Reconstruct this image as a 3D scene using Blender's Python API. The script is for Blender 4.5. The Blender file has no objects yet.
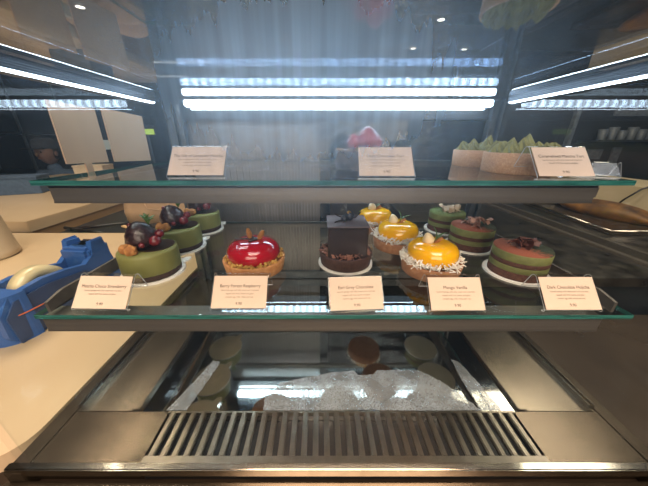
import bpy, bmesh, math, random
from mathutils import Vector, Matrix, noise
random.seed(7)
PI = math.pi
U = 0.27                      # one case unit in metres
EYE = 0.90 + 1.232 * U        # height of the camera
K, MID, TOP, CEIL = 1.232, 0.644, 0.145, -0.272   # depths of deck, shelves, roof glass below the eye
ROOT = bpy.context.scene.collection
sc = bpy.context.scene

def W(x, d, h):
    return Vector((x * U, d * U, EYE - h * U))
def zz(h):
    return EYE - h * U

# ------------------------------------------------------------ materials
def srgb(c):
    if isinstance(c, str):
        c = [int(c[i:i + 2], 16) / 255 for i in (0, 2, 4)]
    return tuple((v / 12.92 if v <= 0.04045 else ((v + 0.055) / 1.055) ** 2.4) for v in c) + (1.0,)

def newmat(name):
    m = bpy.data.materials.new(name)
    m.use_nodes = True
    nt = m.node_tree
    nt.nodes.clear()
    out = nt.nodes.new('ShaderNodeOutputMaterial')
    return m, nt, out

def coords(nt, scale=(1, 1, 1), kind='Object'):
    tc = nt.nodes.new('ShaderNodeTexCoord')
    mp = nt.nodes.new('ShaderNodeMapping')
    mp.inputs['Scale'].default_value = scale
    nt.links.new(tc.outputs[kind], mp.inputs[0])
    return mp.outputs[0]

def mat(name, c1, c2=None, rough=0.5, metal=0.0, nscale=60, stretch=(1, 1, 1), bump=0.0, bdist=0.001,
        sss=0.0, coat=0.0, lo=0.35, hi=0.65, trans=0.0, detail=4, spec=0.5, rvar=0.0):
    m, nt, out = newmat(name)
    b = nt.nodes.new('ShaderNodeBsdfPrincipled')
    b.inputs['Roughness'].default_value = rough
    b.inputs['Metallic'].default_value = metal
    b.inputs['Specular IOR Level'].default_value = spec
    b.inputs['Coat Weight'].default_value = coat
    b.inputs['Coat Roughness'].default_value = 0.04
    b.inputs['Transmission Weight'].default_value = trans
    if sss:
        b.inputs['Subsurface Weight'].default_value = sss
        b.inputs['Subsurface Radius'].default_value = (0.01, 0.006, 0.003)
        b.inputs['Subsurface Scale'].default_value = 0.4
    nz = nt.nodes.new('ShaderNodeTexNoise')
    nz.inputs['Scale'].default_value = nscale
    nz.inputs['Detail'].default_value = detail
    nt.links.new(coords(nt, stretch), nz.inputs['Vector'])
    cr = nt.nodes.new('ShaderNodeValToRGB')
    cr.color_ramp.elements[0].position = lo
    cr.color_ramp.elements[1].position = hi
    cr.color_ramp.elements[0].color = srgb(c1)
    cr.color_ramp.elements[1].color = srgb(c2 if c2 else c1)
    nt.links.new(nz.outputs['Fac'], cr.inputs[0])
    nt.links.new(cr.outputs[0], b.inputs['Base Color'])
    if bump:
        bp = nt.nodes.new('ShaderNodeBump')
        bp.inputs['Strength'].default_value = bump
        bp.inputs['Distance'].default_value = bdist
        nt.links.new(nz.outputs['Fac'], bp.inputs['Height'])
        nt.links.new(bp.outputs[0], b.inputs['Normal'])
    if rvar:
        mr = nt.nodes.new('ShaderNodeMapRange')
        mr.inputs['To Min'].default_value = max(0.0, rough - rvar)
        mr.inputs['To Max'].default_value = rough + rvar
        nt.links.new(nz.outputs['Fac'], mr.inputs['Value'])
        nt.links.new(mr.outputs[0], b.inputs['Roughness'])
    nt.links.new(b.outputs[0], out.inputs[0])
    return m

def emit(name, c, s, period=0.0, low=0.6):
    m, nt, out = newmat(name)
    e = nt.nodes.new('ShaderNodeEmission')
    e.inputs[0].default_value = srgb(c)
    e.inputs[1].default_value = s
    if period:
        w = nt.nodes.new('ShaderNodeTexWave')
        w.bands_direction = 'X'
        w.inputs['Scale'].default_value = 0.314 / period
        nt.links.new(coords(nt), w.inputs['Vector'])
        mr = nt.nodes.new('ShaderNodeMapRange')
        mr.inputs['To Min'].default_value = s * low
        mr.inputs['To Max'].default_value = s
        nt.links.new(w.outputs['Fac'], mr.inputs['Value'])
        nt.links.new(mr.outputs[0], e.inputs[1])
    nt.links.new(e.outputs[0], out.inputs[0])
    return m

def pane(name, tint=(0.96, 0.99, 0.98, 1), ior=1.6, glare=0.0, glarecol=(0.5, 0.7, 1, 1), refl=(1, 1, 1, 1)):
    """clear sheet glass: fresnel mirror over a clear body, plus an optional painted glare haze with wipe marks"""
    m, nt, out = newmat(name)
    t = nt.nodes.new('ShaderNodeBsdfTransparent'); t.inputs[0].default_value = tint
    g = nt.nodes.new('ShaderNodeBsdfGlossy'); g.inputs['Roughness'].default_value = 0.0
    g.inputs[0].default_value = refl
    fr = nt.nodes.new('ShaderNodeFresnel'); fr.inputs[0].default_value = ior
    geo = nt.nodes.new('ShaderNodeNewGeometry')
    inv = nt.nodes.new('ShaderNodeMath'); inv.operation = 'SUBTRACT'; inv.inputs[0].default_value = 1
    nt.links.new(geo.outputs['Backfacing'], inv.inputs[1])
    mul = nt.nodes.new('ShaderNodeMath'); mul.operation = 'MULTIPLY'
    nt.links.new(fr.outputs[0], mul.inputs[0]); nt.links.new(inv.outputs[0], mul.inputs[1])
    mx = nt.nodes.new('ShaderNodeMixShader')
    nt.links.new(mul.outputs[0], mx.inputs[0]); nt.links.new(t.outputs[0], mx.inputs[1]); nt.links.new(g.outputs[0], mx.inputs[2])
    last = mx
    if glare:
        tl = nt.nodes.new('ShaderNodeBsdfTranslucent'); tl.inputs[0].default_value = glarecol
        df = nt.nodes.new('ShaderNodeBsdfDiffuse'); df.inputs[0].default_value = glarecol
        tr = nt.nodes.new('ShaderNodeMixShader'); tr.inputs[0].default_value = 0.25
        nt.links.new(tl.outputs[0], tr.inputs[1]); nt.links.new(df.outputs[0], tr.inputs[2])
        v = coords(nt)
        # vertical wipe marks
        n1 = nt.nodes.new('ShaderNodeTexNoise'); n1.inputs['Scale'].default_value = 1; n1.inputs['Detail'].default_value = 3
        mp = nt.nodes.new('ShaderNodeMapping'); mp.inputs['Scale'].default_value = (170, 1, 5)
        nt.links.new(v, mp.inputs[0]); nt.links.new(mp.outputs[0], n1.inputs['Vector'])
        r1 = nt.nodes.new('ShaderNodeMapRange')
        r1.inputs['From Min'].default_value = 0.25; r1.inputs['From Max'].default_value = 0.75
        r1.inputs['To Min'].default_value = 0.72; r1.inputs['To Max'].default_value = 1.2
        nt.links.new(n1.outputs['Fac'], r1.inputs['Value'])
        # painted lamp glare: bluish haze, densest in the upper middle of the pane
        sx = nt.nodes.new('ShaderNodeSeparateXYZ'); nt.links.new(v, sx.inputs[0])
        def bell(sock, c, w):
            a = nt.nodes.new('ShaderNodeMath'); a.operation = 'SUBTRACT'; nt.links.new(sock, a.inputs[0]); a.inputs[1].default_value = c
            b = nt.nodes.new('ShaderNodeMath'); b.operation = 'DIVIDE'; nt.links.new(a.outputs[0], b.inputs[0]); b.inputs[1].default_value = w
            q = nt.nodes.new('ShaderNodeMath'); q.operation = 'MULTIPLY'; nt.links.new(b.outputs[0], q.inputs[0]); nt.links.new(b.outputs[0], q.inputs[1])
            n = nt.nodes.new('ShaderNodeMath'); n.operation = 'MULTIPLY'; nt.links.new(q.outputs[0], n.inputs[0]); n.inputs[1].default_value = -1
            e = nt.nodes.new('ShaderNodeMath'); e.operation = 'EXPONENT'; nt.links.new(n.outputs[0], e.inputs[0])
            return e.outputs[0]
        bx_ = bell(sx.outputs[0], GLARE[0], GLARE[1]); bz_ = bell(sx.outputs[2], GLARE[2], GLARE[3])
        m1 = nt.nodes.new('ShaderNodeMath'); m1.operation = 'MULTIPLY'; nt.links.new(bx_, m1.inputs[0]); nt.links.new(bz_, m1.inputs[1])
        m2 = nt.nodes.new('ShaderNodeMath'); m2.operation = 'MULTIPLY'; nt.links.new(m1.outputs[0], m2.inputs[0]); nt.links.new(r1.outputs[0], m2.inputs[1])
        m3 = nt.nodes.new('ShaderNodeMath'); m3.operation = 'MULTIPLY'; nt.links.new(m2.outputs[0], m3.inputs[0]); m3.inputs[1].default_value = glare
        m4 = nt.nodes.new('ShaderNodeMath'); m4.operation = 'ADD'; nt.links.new(m3.outputs[0], m4.inputs[0]); m4.inputs[1].default_value = glare * 0.03
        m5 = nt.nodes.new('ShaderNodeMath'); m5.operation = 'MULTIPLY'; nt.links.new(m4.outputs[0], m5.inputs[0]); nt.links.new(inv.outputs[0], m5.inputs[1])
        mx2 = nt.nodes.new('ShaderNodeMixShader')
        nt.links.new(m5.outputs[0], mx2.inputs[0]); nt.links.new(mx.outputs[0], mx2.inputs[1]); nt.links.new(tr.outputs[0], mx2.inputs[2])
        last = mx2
    nt.links.new(last.outputs[0], out.inputs[0])
    return m

GLARE = (-0.005, 0.095, EYE + 0.028, 0.045)  # centre and spread of the glare painted onto the front pane
M = {}
M['glass'] = pane('clear glass')
M['roofglass'] = pane('roof glass', tint=(0.85, 0.88, 0.92, 1), ior=2.0)
M['sideglass'] = pane('side glass', ior=1.45)
M['frontglass'] = pane('front glass with wipe marks and painted glare', tint=(0.98, 0.99, 0.99, 1), ior=1.15, glare=0.62, glarecol=(0.42, 0.68, 1, 1))
M['acrylic'] = pane('clear acrylic', tint=(0.97, 0.97, 0.97, 1), ior=1.7)
M['edge'] = mat('green glass edge', '1f5f58', '3f8a80', rough=0.1, nscale=25, stretch=(1, 1, 20), trans=0.3, coat=0.6)
M['acryl_edge'] = mat('bright acrylic edge', 'd8d8d4', 'ffffff', rough=0.12, nscale=90, trans=0.35, coat=0.5)
M['steel'] = mat('brushed steel', '716b65', '7c756e', rough=0.36, metal=0.7, nscale=160, stretch=(0.03, 1, 1))
M['steel_side'] = mat('brushed steel lengthwise', '7c7264', '877c6d', rough=0.24, metal=0.9, nscale=14, stretch=(1, 0.3, 1), rvar=0.07)
M['steel_front'] = mat('warm worn steel', '5f5447', '685c4f', rough=0.22, metal=0.85, nscale=14, rvar=0.08)
M['steel_bench'] = mat('scratched bench steel', '6e6a66', '8a857e', rough=0.33, metal=1, nscale=22, rvar=0.14)
M['chrome'] = mat('bright bar steel', 'cfc6bb', 'ded6cc', rough=0.12, metal=1)
M['pan'] = mat('dark polished pan', 'bab5ae', 'c0bbb4', rough=0.05, metal=1.0, nscale=30, rvar=0.04)
M['grille'] = mat('grille steel', '847a6d', '90867a', rough=0.32, metal=1, nscale=80, rvar=0.08)
M['dark'] = mat('dark painted metal', '1d1f22', '26282c', rough=0.35, nscale=30)
M['browngloss'] = mat('dark brown polished worktop', '3c332b', '463c33', rough=0.22, nscale=9, rvar=0.1)
M['darkgloss'] = mat('dark glossy panel', '17181b', '1e2024', rough=0.12, nscale=10)
M['rail'] = mat('grey grooved rail', '4a4f56', '50565e', rough=0.35, metal=0.6, nscale=20)
M['door'] = mat('grey sliding door panel', '625d59', '6a6460', rough=0.3, metal=0.3, nscale=90, stretch=(1, 1, 0.03))
M['frame'] = mat('grey aluminium frame', '5c6064', '6b6f73', rough=0.3, metal=0.8)
M['casebody'] = mat('brown laminate plinth', '3a2f27', '4a3c31', rough=0.35, nscale=20)
M['counter'] = mat('cream counter laminate', 'c2a888', 'c8af90', rough=0.28, nscale=6)
M['counter_edge'] = mat('tan counter front', 'a5845f', 'b08e68', rough=0.4, nscale=8)
M['led'] = emit('cool led diffuser', 'd0e8ff', 30, period=0.017, low=0.35)
M['led_side'] = emit('cool led strip', 'e0f0ff', 16, period=0.0)
M['card'] = mat('cream price card paper', 'dbc0ab', 'e0c6b2', rough=0.7, nscale=20)
M['ink2'] = mat('pale brown print', '857566', rough=0.8)
M['ink'] = mat('black print', '3a302a', rough=0.8)
M['paper'] = mat('warm sign paper', 'cda080', 'd2a686', rough=0.8, nscale=8)
M['white_board'] = mat('white coated card', 'efe9df', 'f6f1e8', rough=0.5, nscale=40)
M['matcha'] = mat('matcha mousse', '76753c', '7c7b42', rough=0.55, nscale=70, sss=0.15, bump=0.15, bdist=0.0006)
M['matcha_l'] = mat('light matcha layer', '6d6f3e', '787a46', rough=0.7, nscale=160, sss=0.1, bump=0.3, bdist=0.0008)
M['crumb_d'] = mat('dark biscuit crumb', '2a1d18', '453028', rough=0.8, nscale=350, bump=0.8, bdist=0.002)
M['sponge'] = mat('chocolate sponge', '4a2c22', '5f3b2d', rough=0.8, nscale=260, bump=0.5, bdist=0.001)
M['choc'] = mat('dark chocolate', '24130f', '31201a', rough=0.3, nscale=50, coat=0.25)
M['choc_gloss'] = mat('glossy chocolate coating', '1c0f0e', '3a1b1c', rough=0.3, nscale=170, coat=0.35, bump=0.7, bdist=0.003)
M['cube'] = mat('smooth chocolate glaze', '2e2424', '382c2c', rough=0.25, nscale=12, coat=0.5)
M['plate'] = mat('chocolate sheet with painted lilac sheen', '6e6064', '7c6d71', rough=0.4, nscale=12, coat=0.5)  # pale lilac stands for the top sheen, put into the base colour
M['shave'] = mat('milk chocolate shavings', '7a4a38', 'b07c68', rough=0.55, nscale=60)
M['shave_d'] = mat('dark chocolate curls', '4c2a22', '6e4236', rough=0.45, nscale=60)
M['shave_p'] = mat('pale almond flakes', 'c8a98a', 'e6d3ba', rough=0.6, nscale=60)
M['shave_m'] = mat('pink brown chocolate flakes', '8c6152', 'b98f7e', rough=0.55, nscale=60)
M['berry'] = mat('red berry', '560d17', '801a25', rough=0.3, nscale=120, coat=0.3, sss=0.1, bump=0.5, bdist=0.001)
M['straw'] = mat('strawberry flesh', 'b01c2c', 'c93442', rough=0.25, nscale=180, coat=0.6, sss=0.15, bump=0.5, bdist=0.0012)
M['blue'] = mat('dark blueberry', '20222e', '343848', rough=0.45, nscale=60)
M['leaf'] = mat('green herb leaf', '4b6b34', '6b8a48', rough=0.5, nscale=90)
M['cookie'] = mat('baked cookie', '9a6230', 'bb8146', rough=0.8, nscale=160, bump=0.4, bdist=0.001)
M['crust'] = mat('baked tart crust', 'b87a45', 'd09660', rough=0.75, nscale=120, bump=0.5, bdist=0.001)
M['crust_l'] = mat('sugared tart crust', 'bf9270', 'dbb58f', rough=0.75, nscale=520, bump=0.4, bdist=0.0008, lo=0.35, hi=0.75)
M['crust_b'] = mat('brown biscuit crust', 'a87452', 'be8862', rough=0.75, nscale=140, bump=0.4, bdist=0.001)
M['crust_c'] = mat('chocolate tart crust', '3f2822', '4f342c', rough=0.7, nscale=160, bump=0.4, bdist=0.001)
M['nuts'] = mat('chopped pistachio and nut', 'a9762f', 'd8ad5c', rough=0.7, nscale=230)
M['redglaze'] = mat('red mirror glaze', 'a60a1e', 'b81226', rough=0.08, nscale=15, coat=1.0, sss=0.1)
M['mango'] = mat('mango mirror glaze', 'ffb400', 'ffc010', rough=0.08, nscale=12, coat=1.0, sss=0.15)
M['coconut'] = mat('white coconut shreds', 'efe6d8', 'fbf6ec', rough=0.6, nscale=60)
M['whitechoc'] = mat('white chocolate drop', 'ecd3a4', 'f5e2bd', rough=0.4, nscale=30)
M['cream'] = mat('piped matcha cream', '74723a', '8b8846', rough=0.55, nscale=90, sss=0.1)
M['cocoa_cream'] = mat('cocoa dusted cream', '5a3e36', '8f7468', rough=0.8, nscale=200, bump=0.4, bdist=0.001)
M['gold'] = mat('gold flake', 'd8a548', 'f0c46a', rough=0.3, metal=0.8, nscale=100)
M['bluepl'] = mat('blue moulded plastic', '2a5496', '305ba0', rough=0.4, nscale=14, bump=0.1)
M['bluepl_d'] = mat('dark blue plastic cheek', '2c4068', '344a78', rough=0.45, nscale=14)
M['tape'] = mat('amber tape roll', 'cdbb94', 'e0cfa8', rough=0.3, nscale=20, coat=0.4)
M['orange'] = mat('orange rubber band', 'd06a3a', rough=0.6)
M['kraft'] = mat('kraft paper', 'a98a6c', 'b89878', rough=0.8, nscale=12, bump=0.3, bdist=0.004)
M['black'] = mat('black plastic', '151313', '1e1b1a', rough=0.4)
M['wood'] = mat('pale wooden stick', 'c9a678', 'd8b98c', rough=0.6, nscale=40, stretch=(0.2, 1, 1))
M['jar'] = mat('cream plastic tub', 'b5a48e', 'c6b59e', rough=0.45, nscale=10)
M['creamwall'] = mat('cream upstand panel', 'c2b394', 'cabb9d', rough=0.4, nscale=6)
M['bread'] = mat('golden brown loaf crust', '3c2817', '7e5526', rough=0.6, nscale=18, bump=0.4, bdist=0.01)
M['wall'] = mat('dark shop wall', '1d2228', '262b31', rough=0.7, nscale=3)
M['ceil'] = mat('dark shop ceiling', '23282f', '2b3138', rough=0.8, nscale=2)
M['floor'] = mat('grey brown shop floor', '4a4038', '574c43', rough=0.4, nscale=3)
M['greyitem'] = mat('dull white glazed cup', '565c64', '666c74', rough=0.4, nscale=20)
M['greyframe'] = mat('dull grey notice paper', '4a5058', '666c72', rough=0.7, nscale=45)
M['skin'] = mat('skin', '6a4c3e', '745546', rough=0.6, nscale=30, sss=0.1)
M['navy'] = mat('dark cloth', '23262e', '2f333c', rough=0.9, nscale=60)
M['jacket'] = mat('blue grey cloth', '3f5068', '4b5d77', rough=0.9, nscale=60)
M['hair'] = mat('black hair', '15110f', '221c19', rough=0.5, nscale=90, stretch=(1, 1, 0.1))
M['greensign'] = emit('lit green sign', 'c8e060', 0.9)
M['screen'] = emit('small lit display', '60c0b0', 0.5)
M['warm'] = emit('warm downlight', 'ffe2b8', 30)
M['cool'] = emit('cool linear lamp', 'fff0dc', 3.0)
M['panel'] = emit('warm ceiling panel', 'ffd9a8', 9.0)

# ------------------------------------------------------------ mesh helpers
def link(o, parent=None):
    ROOT.objects.link(o)
    if parent is not None:
        o.parent = parent
    return o

def obj(name, bm, m, parent=None, smooth=False, loc=None, rot=None):
    me = bpy.data.meshes.new(name)
    bmesh.ops.recalc_face_normals(bm, faces=bm.faces)
    bm.to_mesh(me); bm.free()
    for mm in (m if isinstance(m, (list, tuple)) else [m]):
        me.materials.append(mm)
    if smooth:
        for p in me.polygons:
            p.use_smooth = True
    o = bpy.data.objects.new(name, me)
    if loc is not None: o.location = loc
    if rot is not None: o.rotation_euler = rot
    return link(o, parent)

def thing(name, label, cat, loc=(0, 0, 0), rz=0, group=None):
    o = bpy.data.objects.new(name, None)
    o.empty_display_size = 0.02
    o.location = loc; o.rotation_euler = (0, 0, rz)
    o['label'] = label; o['category'] = cat
    if group: o['group'] = group
    return link(o)

def tag(o, label, cat, group=None, kind=None):
    o['label'] = label; o['category'] = cat
    if group: o['group'] = group
    if kind: o['kind'] = kind
    return o

def struct(name, bm, m, parent=None):
    o = obj(name, bm, m, parent)
    if parent is None: o['kind'] = 'structure'
    return o

def box(bm, a, b, bevel=0.0, seg=2, mi=0):
    a = Vector(a); b = Vector(b)
    lo = Vector([min(a[i], b[i]) for i in range(3)]); hi = Vector([max(a[i], b[i]) for i in range(3)])
    t = bmesh.new()
    bmesh.ops.create_cube(t, size=1)
    for v in t.verts:
        v.co = Vector([lo[i] + (v.co[i] + 0.5) * (hi[i] - lo[i]) for i in range(3)])
    if bevel:
        bmesh.ops.bevel(t, geom=t.edges[:], offset=bevel, segments=seg, affect='EDGES')
    for f in t.faces: f.material_index = mi
    merge(bm, t)
    return bm

def merge(bm, t, mtx=None):
    if mtx is not None:
        bmesh.ops.transform(t, matrix=mtx, verts=t.verts)
    me = bpy.data.meshes.new('tmp')
    t.to_mesh(me); t.free()
    bm.from_mesh(me)
    bpy.data.meshes.remove(me)

def B(a, b, bevel=0.0):
    return box(bmesh.new(), a, b, bevel)
def CB(x0, x1, d0, d1, h0, h1, bevel=0.0, bm=None):
    return box(bm or bmesh.new(), W(x0, d0, h0), W(x1, d1, h1), bevel)

def lathe(bm, prof, seg=48, wob=None, mi=0, caps=True):
    rings = []
    for k, (r, z) in enumerate(prof):
        ring = []
        if r < 1e-6:
            ring = [bm.verts.new((0, 0, z))]
        else:
            for i in range(seg):
                a = 2 * PI * i / seg
                rr, dz = (r, 0) if wob is None else wob(a, r, z, k)
                ring.append(bm.verts.new((rr * math.cos(a), rr * math.sin(a), z + dz)))
        rings.append(ring)
    for A, Bq in zip(rings, rings[1:]):
        if len(A) == 1 and len(Bq) == 1: continue
        for i in range(seg):
            j = (i + 1) % seg
            if len(A) == 1: f = bm.faces.new((A[0], Bq[i], Bq[j]))
            elif len(Bq) == 1: f = bm.faces.new((A[i], A[j], Bq[0]))
            else: f = bm.faces.new((A[i], A[j], Bq[j], Bq[i]))
            f.material_index = mi
    if caps:
        for R in (rings[0], rings[-1]):
            if len(R) > 1:
                bm.faces.new(R).material_index = mi
    return bm

def tube(bm, pts, r0, r1=None, seg=10, cap=True):
    pts = [Vector(p) for p in pts]
    r1 = r0 if r1 is None else r1
    prev = None
    n = len(pts)
    up = Vector((0, 0, 1))
    rings = []
    for i, p in enumerate(pts):
        d = (pts[min(i + 1, n - 1)] - pts[max(i - 1, 0)]).normalized()
        a = d.cross(up)
        if a.length < 0.05: a = d.cross(Vector((1, 0, 0)))
        a.normalize(); b = d.cross(a)
        r = r0 + (r1 - r0) * i / (n - 1)
        rings.append([bm.verts.new(p + a * math.cos(t) * r + b * math.sin(t) * r) for t in [2 * PI * k / seg for k in range(seg)]])
    for A, Bq in zip(rings, rings[1:]):
        for k in range(seg):
            bm.faces.new((A[k], A[(k + 1) % seg], Bq[(k + 1) % seg], Bq[k]))
    if cap:
        bm.faces.new(rings[0]); bm.faces.new(rings[-1])
    return bm

def blob(bm, c, r, amp=0.0, freq=60, sub=3, scale=(1, 1, 1), rot=None, seed=0):
    t = bmesh.new()
    bmesh.ops.create_icosphere(t, subdivisions=sub, radius=1)
    for v in t.verts:
        n = noise.noise(v.co * freq * r + Vector((seed, seed * 0.7, 0))) if amp else 0
        v.co = v.co * (r * (1 + amp * n))
        v.co = Vector((v.co.x * scale[0], v.co.y * scale[1], v.co.z * scale[2]))
    mt = Matrix.Translation(Vector(c))
    if rot: mt = mt @ Matrix.Rotation(rot[2], 4, 'Z') @ Matrix.Rotation(rot[1], 4, 'Y') @ Matrix.Rotation(rot[0], 4, 'X')
    merge(bm, t, mt)
    return bm

def rotm(c, rx, ry, rz):
    return Matrix.Translation(Vector(c)) @ Matrix.Rotation(rz, 4, 'Z') @ Matrix.Rotation(ry, 4, 'Y') @ Matrix.Rotation(rx, 4, 'X')

def shard(bm, c, l, w, t, rnd, curl=0.0, tilt=0.6):
    """a thin, slightly bent flake"""
    q = bmesh.new()
    n = 5
    top = []; bot = []
    for i in range(n):
        u = i / (n - 1) - 0.5
        z = -curl * (u * 2) ** 2 * l * 0.5
        ww = w * (1 - 0.35 * abs(u * 2) ** 2)
        top.append([q.verts.new((u * l, s * ww / 2, z + t / 2)) for s in (-1, 1)])
        bot.append([q.verts.new((u * l, s * ww / 2, z - t / 2)) for s in (-1, 1)])
    for i in range(n - 1):
        q.faces.new((top[i][0], top[i + 1][0], top[i + 1][1], top[i][1]))
        q.faces.new((bot[i][0], bot[i][1], bot[i + 1][1], bot[i + 1][0]))
        for s in (0, 1):
            q.faces.new((top[i][s], top[i + 1][s], bot[i + 1][s], bot[i][s]))
    q.faces.new((top[0][0], top[0][1], bot[0][1], bot[0][0]))
    q.faces.new((top[-1][0], bot[-1][0], bot[-1][1], top[-1][1]))
    merge(bm, q, rotm(c, rnd.uniform(-tilt, tilt), rnd.uniform(-tilt, tilt), rnd.uniform(0, 2 * PI)))

def leaf_bm(bm, base, d, l, w, up=(0, 0, 1)):
    base = Vector(base); d = Vector(d).normalized(); s = d.cross(Vector(up))
    if s.length < 0.1: s = d.cross(Vector((1, 0, 0)))
    s.normalize(); nrm = s.cross(d)
    n = 6
    L = []
    for i in range(n + 1):
        u = i / n
        ww = w * math.sin(PI * min(1, u * 0.96 + 0.02)) ** 0.8 * 0.5
        c = base + d * l * u + nrm * (l * 0.15 * math.sin(PI * u))
        L.append([bm.verts.new(c - s * ww + nrm * ww * 0.3), bm.verts.new(c), bm.verts.new(c + s * ww + nrm * ww * 0.3), bm.verts.new(c - nrm * 0.0006)])
    for A, Q in zip(L, L[1:]):
        bm.faces.new((A[0], A[1], Q[1], Q[0])); bm.faces.new((A[1], A[2], Q[2], Q[1]))
        bm.faces.new((A[0], Q[0], Q[3], A[3])); bm.faces.new((A[2], A[3], Q[3], Q[2]))

def sheet_glass(name, a, b, parent, edge='front', m=None, em=None, bevel=0.0):
    """glass sheet: clear faces, green cut edges"""
    bm = bmesh.new(); box(bm, a, b, bevel)
    dims = [abs(Vector(a)[i] - Vector(b)[i]) for i in range(3)]
    thin = dims.index(min(dims))
    bm.normal_update()
    for f in bm.faces:
        f.material_index = 0 if abs(f.normal[thin]) > 0.9 else 1
    return obj(name, bm, [m or M['glass'], em or M['edge']], parent)

# ------------------------------------------------------------ room
ZF, ZC = 0.0, 2.75
struct('floor', B((-5, -3, -0.1), (6, 9.2, ZF)), M['floor'])
struct('ceiling', B((-5, -3, ZC), (6, 9.2, ZC + 0.1)), M['ceil'])
struct('wall_back', B((-5, 9.0, 0), (6, 9.2, ZC)), M['wall'])
struct('wall_left', B((-5.2, -3, 0), (-5, 9.2, ZC)), M['wall'])
struct('wall_right', B((6, -3, 0), (6.2, 9.2, ZC)), M['wall'])
struct('wall_front', B((-5, -3.2, 0), (6, -3, ZC)), M['wall'])

# ------------------------------------------------------------ display case
CX = 0.07
XL, XR = -1.17, 1.33          # inner faces of side glass
OL, OR = -1.265, 1.415        # outer case edges
DF, DB = 0.60, 2.17
case = thing('display_case', 'glass and steel refrigerated pastry display case lit by cool strip lights', 'display case', W(CX, 1.4, 0) * 1.0)
case.location.z = 0
def cpart(name, bm, m, smooth=False, parent=None):
    o = obj(name, bm, m, None, smooth)
    p = parent or case
    o.parent = p
    o.matrix_parent_inverse = Matrix.Translation(case.location).inverted()
    return o
def reparent(o, p=None):
    o.parent = p or case
    o.matrix_parent_inverse = Matrix.Translation(case.location).inverted()
    return o

plinth = cpart('plinth', B((OL * U, (DF - 0.02) * U, 0.0), (OR * U, (DB + 0.12) * U, zz(K) - 0.03)), M['casebody'])
# deck: side plates, sunken polished pan, front plate with seam
bm = bmesh.new()
for a, b, c, e in ((XL - 0.02, -0.885, -0.93, -0.885), (0.975, XR + 0.02, 0.975, 1.02)):
    bm = bmesh.new()
    CB(a, b, 0.822, DB, K, K + 0.1, bm=bm)
    CB(c, e, 0.822, DB, K - 0.012, K, 0.0008, bm=bm)
    cpart('side_deck_plate', bm, M['steel_side'])
cpart('deck_pan', CB(-0.885, 0.975, 0.822, DB, K + 0.008, K + 0.1), M['pan'])
for a, b in ((XL - 0.02, -0.74), (0.95, XR + 0.02)):
    cpart('front_deck_plate', CB(a, b, DF, 0.817, K - 0.002, K + 0.1), M['steel_front'])
cpart('grille_well', CB(-0.74, 0.95, DF, 0.82, K + 0.075, K + 0.1), M['dark'])
# grille: one plate of raised slats with rounded ends
bm = bmesh.new()
NS = 34
for i in range(NS):
    x = -0.715 + (0.925 + 0.715) * i / (NS - 1)
    CB(x - 0.0125, x + 0.0125, 0.628, 0.817, K - 0.004, K + 0.02, 0.0012, bm=bm)
CB(-0.74, 0.95, DF, 0.632, K - 0.003, K + 0.02, bm=bm)
CB(-0.74, 0.95, 0.811, 0.82, K - 0.003, K + 0.02, bm=bm)
cpart('vent_grille', bm, M['grille'])
# case side sills and front bar
for s, a, b in (('l', OL, XL - 0.02), ('r', XR + 0.02, OR)):
    cpart('side_sill', CB(a, b, 0.57, DB + 0.1, K - 0.006, K + 0.11, 0.001), M['steel_front'])
    g0, g1 = (XL - 0.018, XL + 0.012) if s == 'l' else (XR - 0.012, XR + 0.018)
    bm = bmesh.new()
    CB(g0, g0 + 0.008, 0.83, DB, K - 0.03, K, bm=bm); CB(g1 - 0.008, g1, 0.83, DB, K - 0.03, K, bm=bm)
    cpart('glass_channel', bm, M['chrome'])
cpart('front_bar', CB(OL, OR, 0.575, 0.602, K - 0.018, K + 0.03, 0.0012), M['chrome'])
cpart('front_fascia', CB(OL - 0.02, OR + 0.02, 0.30, 0.573, K + 0.05, K + 0.13, 0.002), M['steel_front'])

# glass walls
o = reparent(sheet_glass('side_glass', W(XL - 0.012, 0.60, K), W(XL, DB, CEIL), None, m=M['sideglass'], em=M['sideglass']))
o = reparent(sheet_glass('side_glass', W(XR, 0.60, K), W(XR + 0.012, DB, CEIL), None, m=M['sideglass'], em=M['sideglass']))
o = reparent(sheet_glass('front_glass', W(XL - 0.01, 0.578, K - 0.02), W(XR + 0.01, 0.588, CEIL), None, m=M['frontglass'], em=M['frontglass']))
reparent(sheet_glass('roof_glass', W(XL - 0.02, 0.57, CEIL), W(XR + 0.02, DB + 0.05, CEIL - 0.02), None, m=M['roofglass'], em=M['dark']))
for off in (0.030, 0.085):
    reparent(sheet_glass('roof_glass', W(XL - 0.02, 0.57, CEIL - off), W(XR + 0.02, DB + 0.05, CEIL - off - 0.008), None, m=M['roofglass'], em=M['dark']))
# posts
for x in (-1.075, 1.30):
    bm = bmesh.new()
    CB(x - 0.035, x - 0.01, 2.06, 2.09, CEIL, K, 0.0005, bm=bm)
    CB(x + 0.03, x + 0.05, 2.06, 2.09, CEIL, K, 0.0005, bm=bm)
    CB(x - 0.035, x + 0.05, 2.095, 2.11, CEIL, K, bm=bm)
    cpart('shelf_post', bm, M['frame'])
for x0, x1 in ((XL - 0.012, XL + 0.02), (XR - 0.02, XR + 0.012)):
    cpart('corner_post', CB(x0, x1, DB - 0.03, DB + 0.02, CEIL, K, 0.0006), M['frame'])
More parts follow.
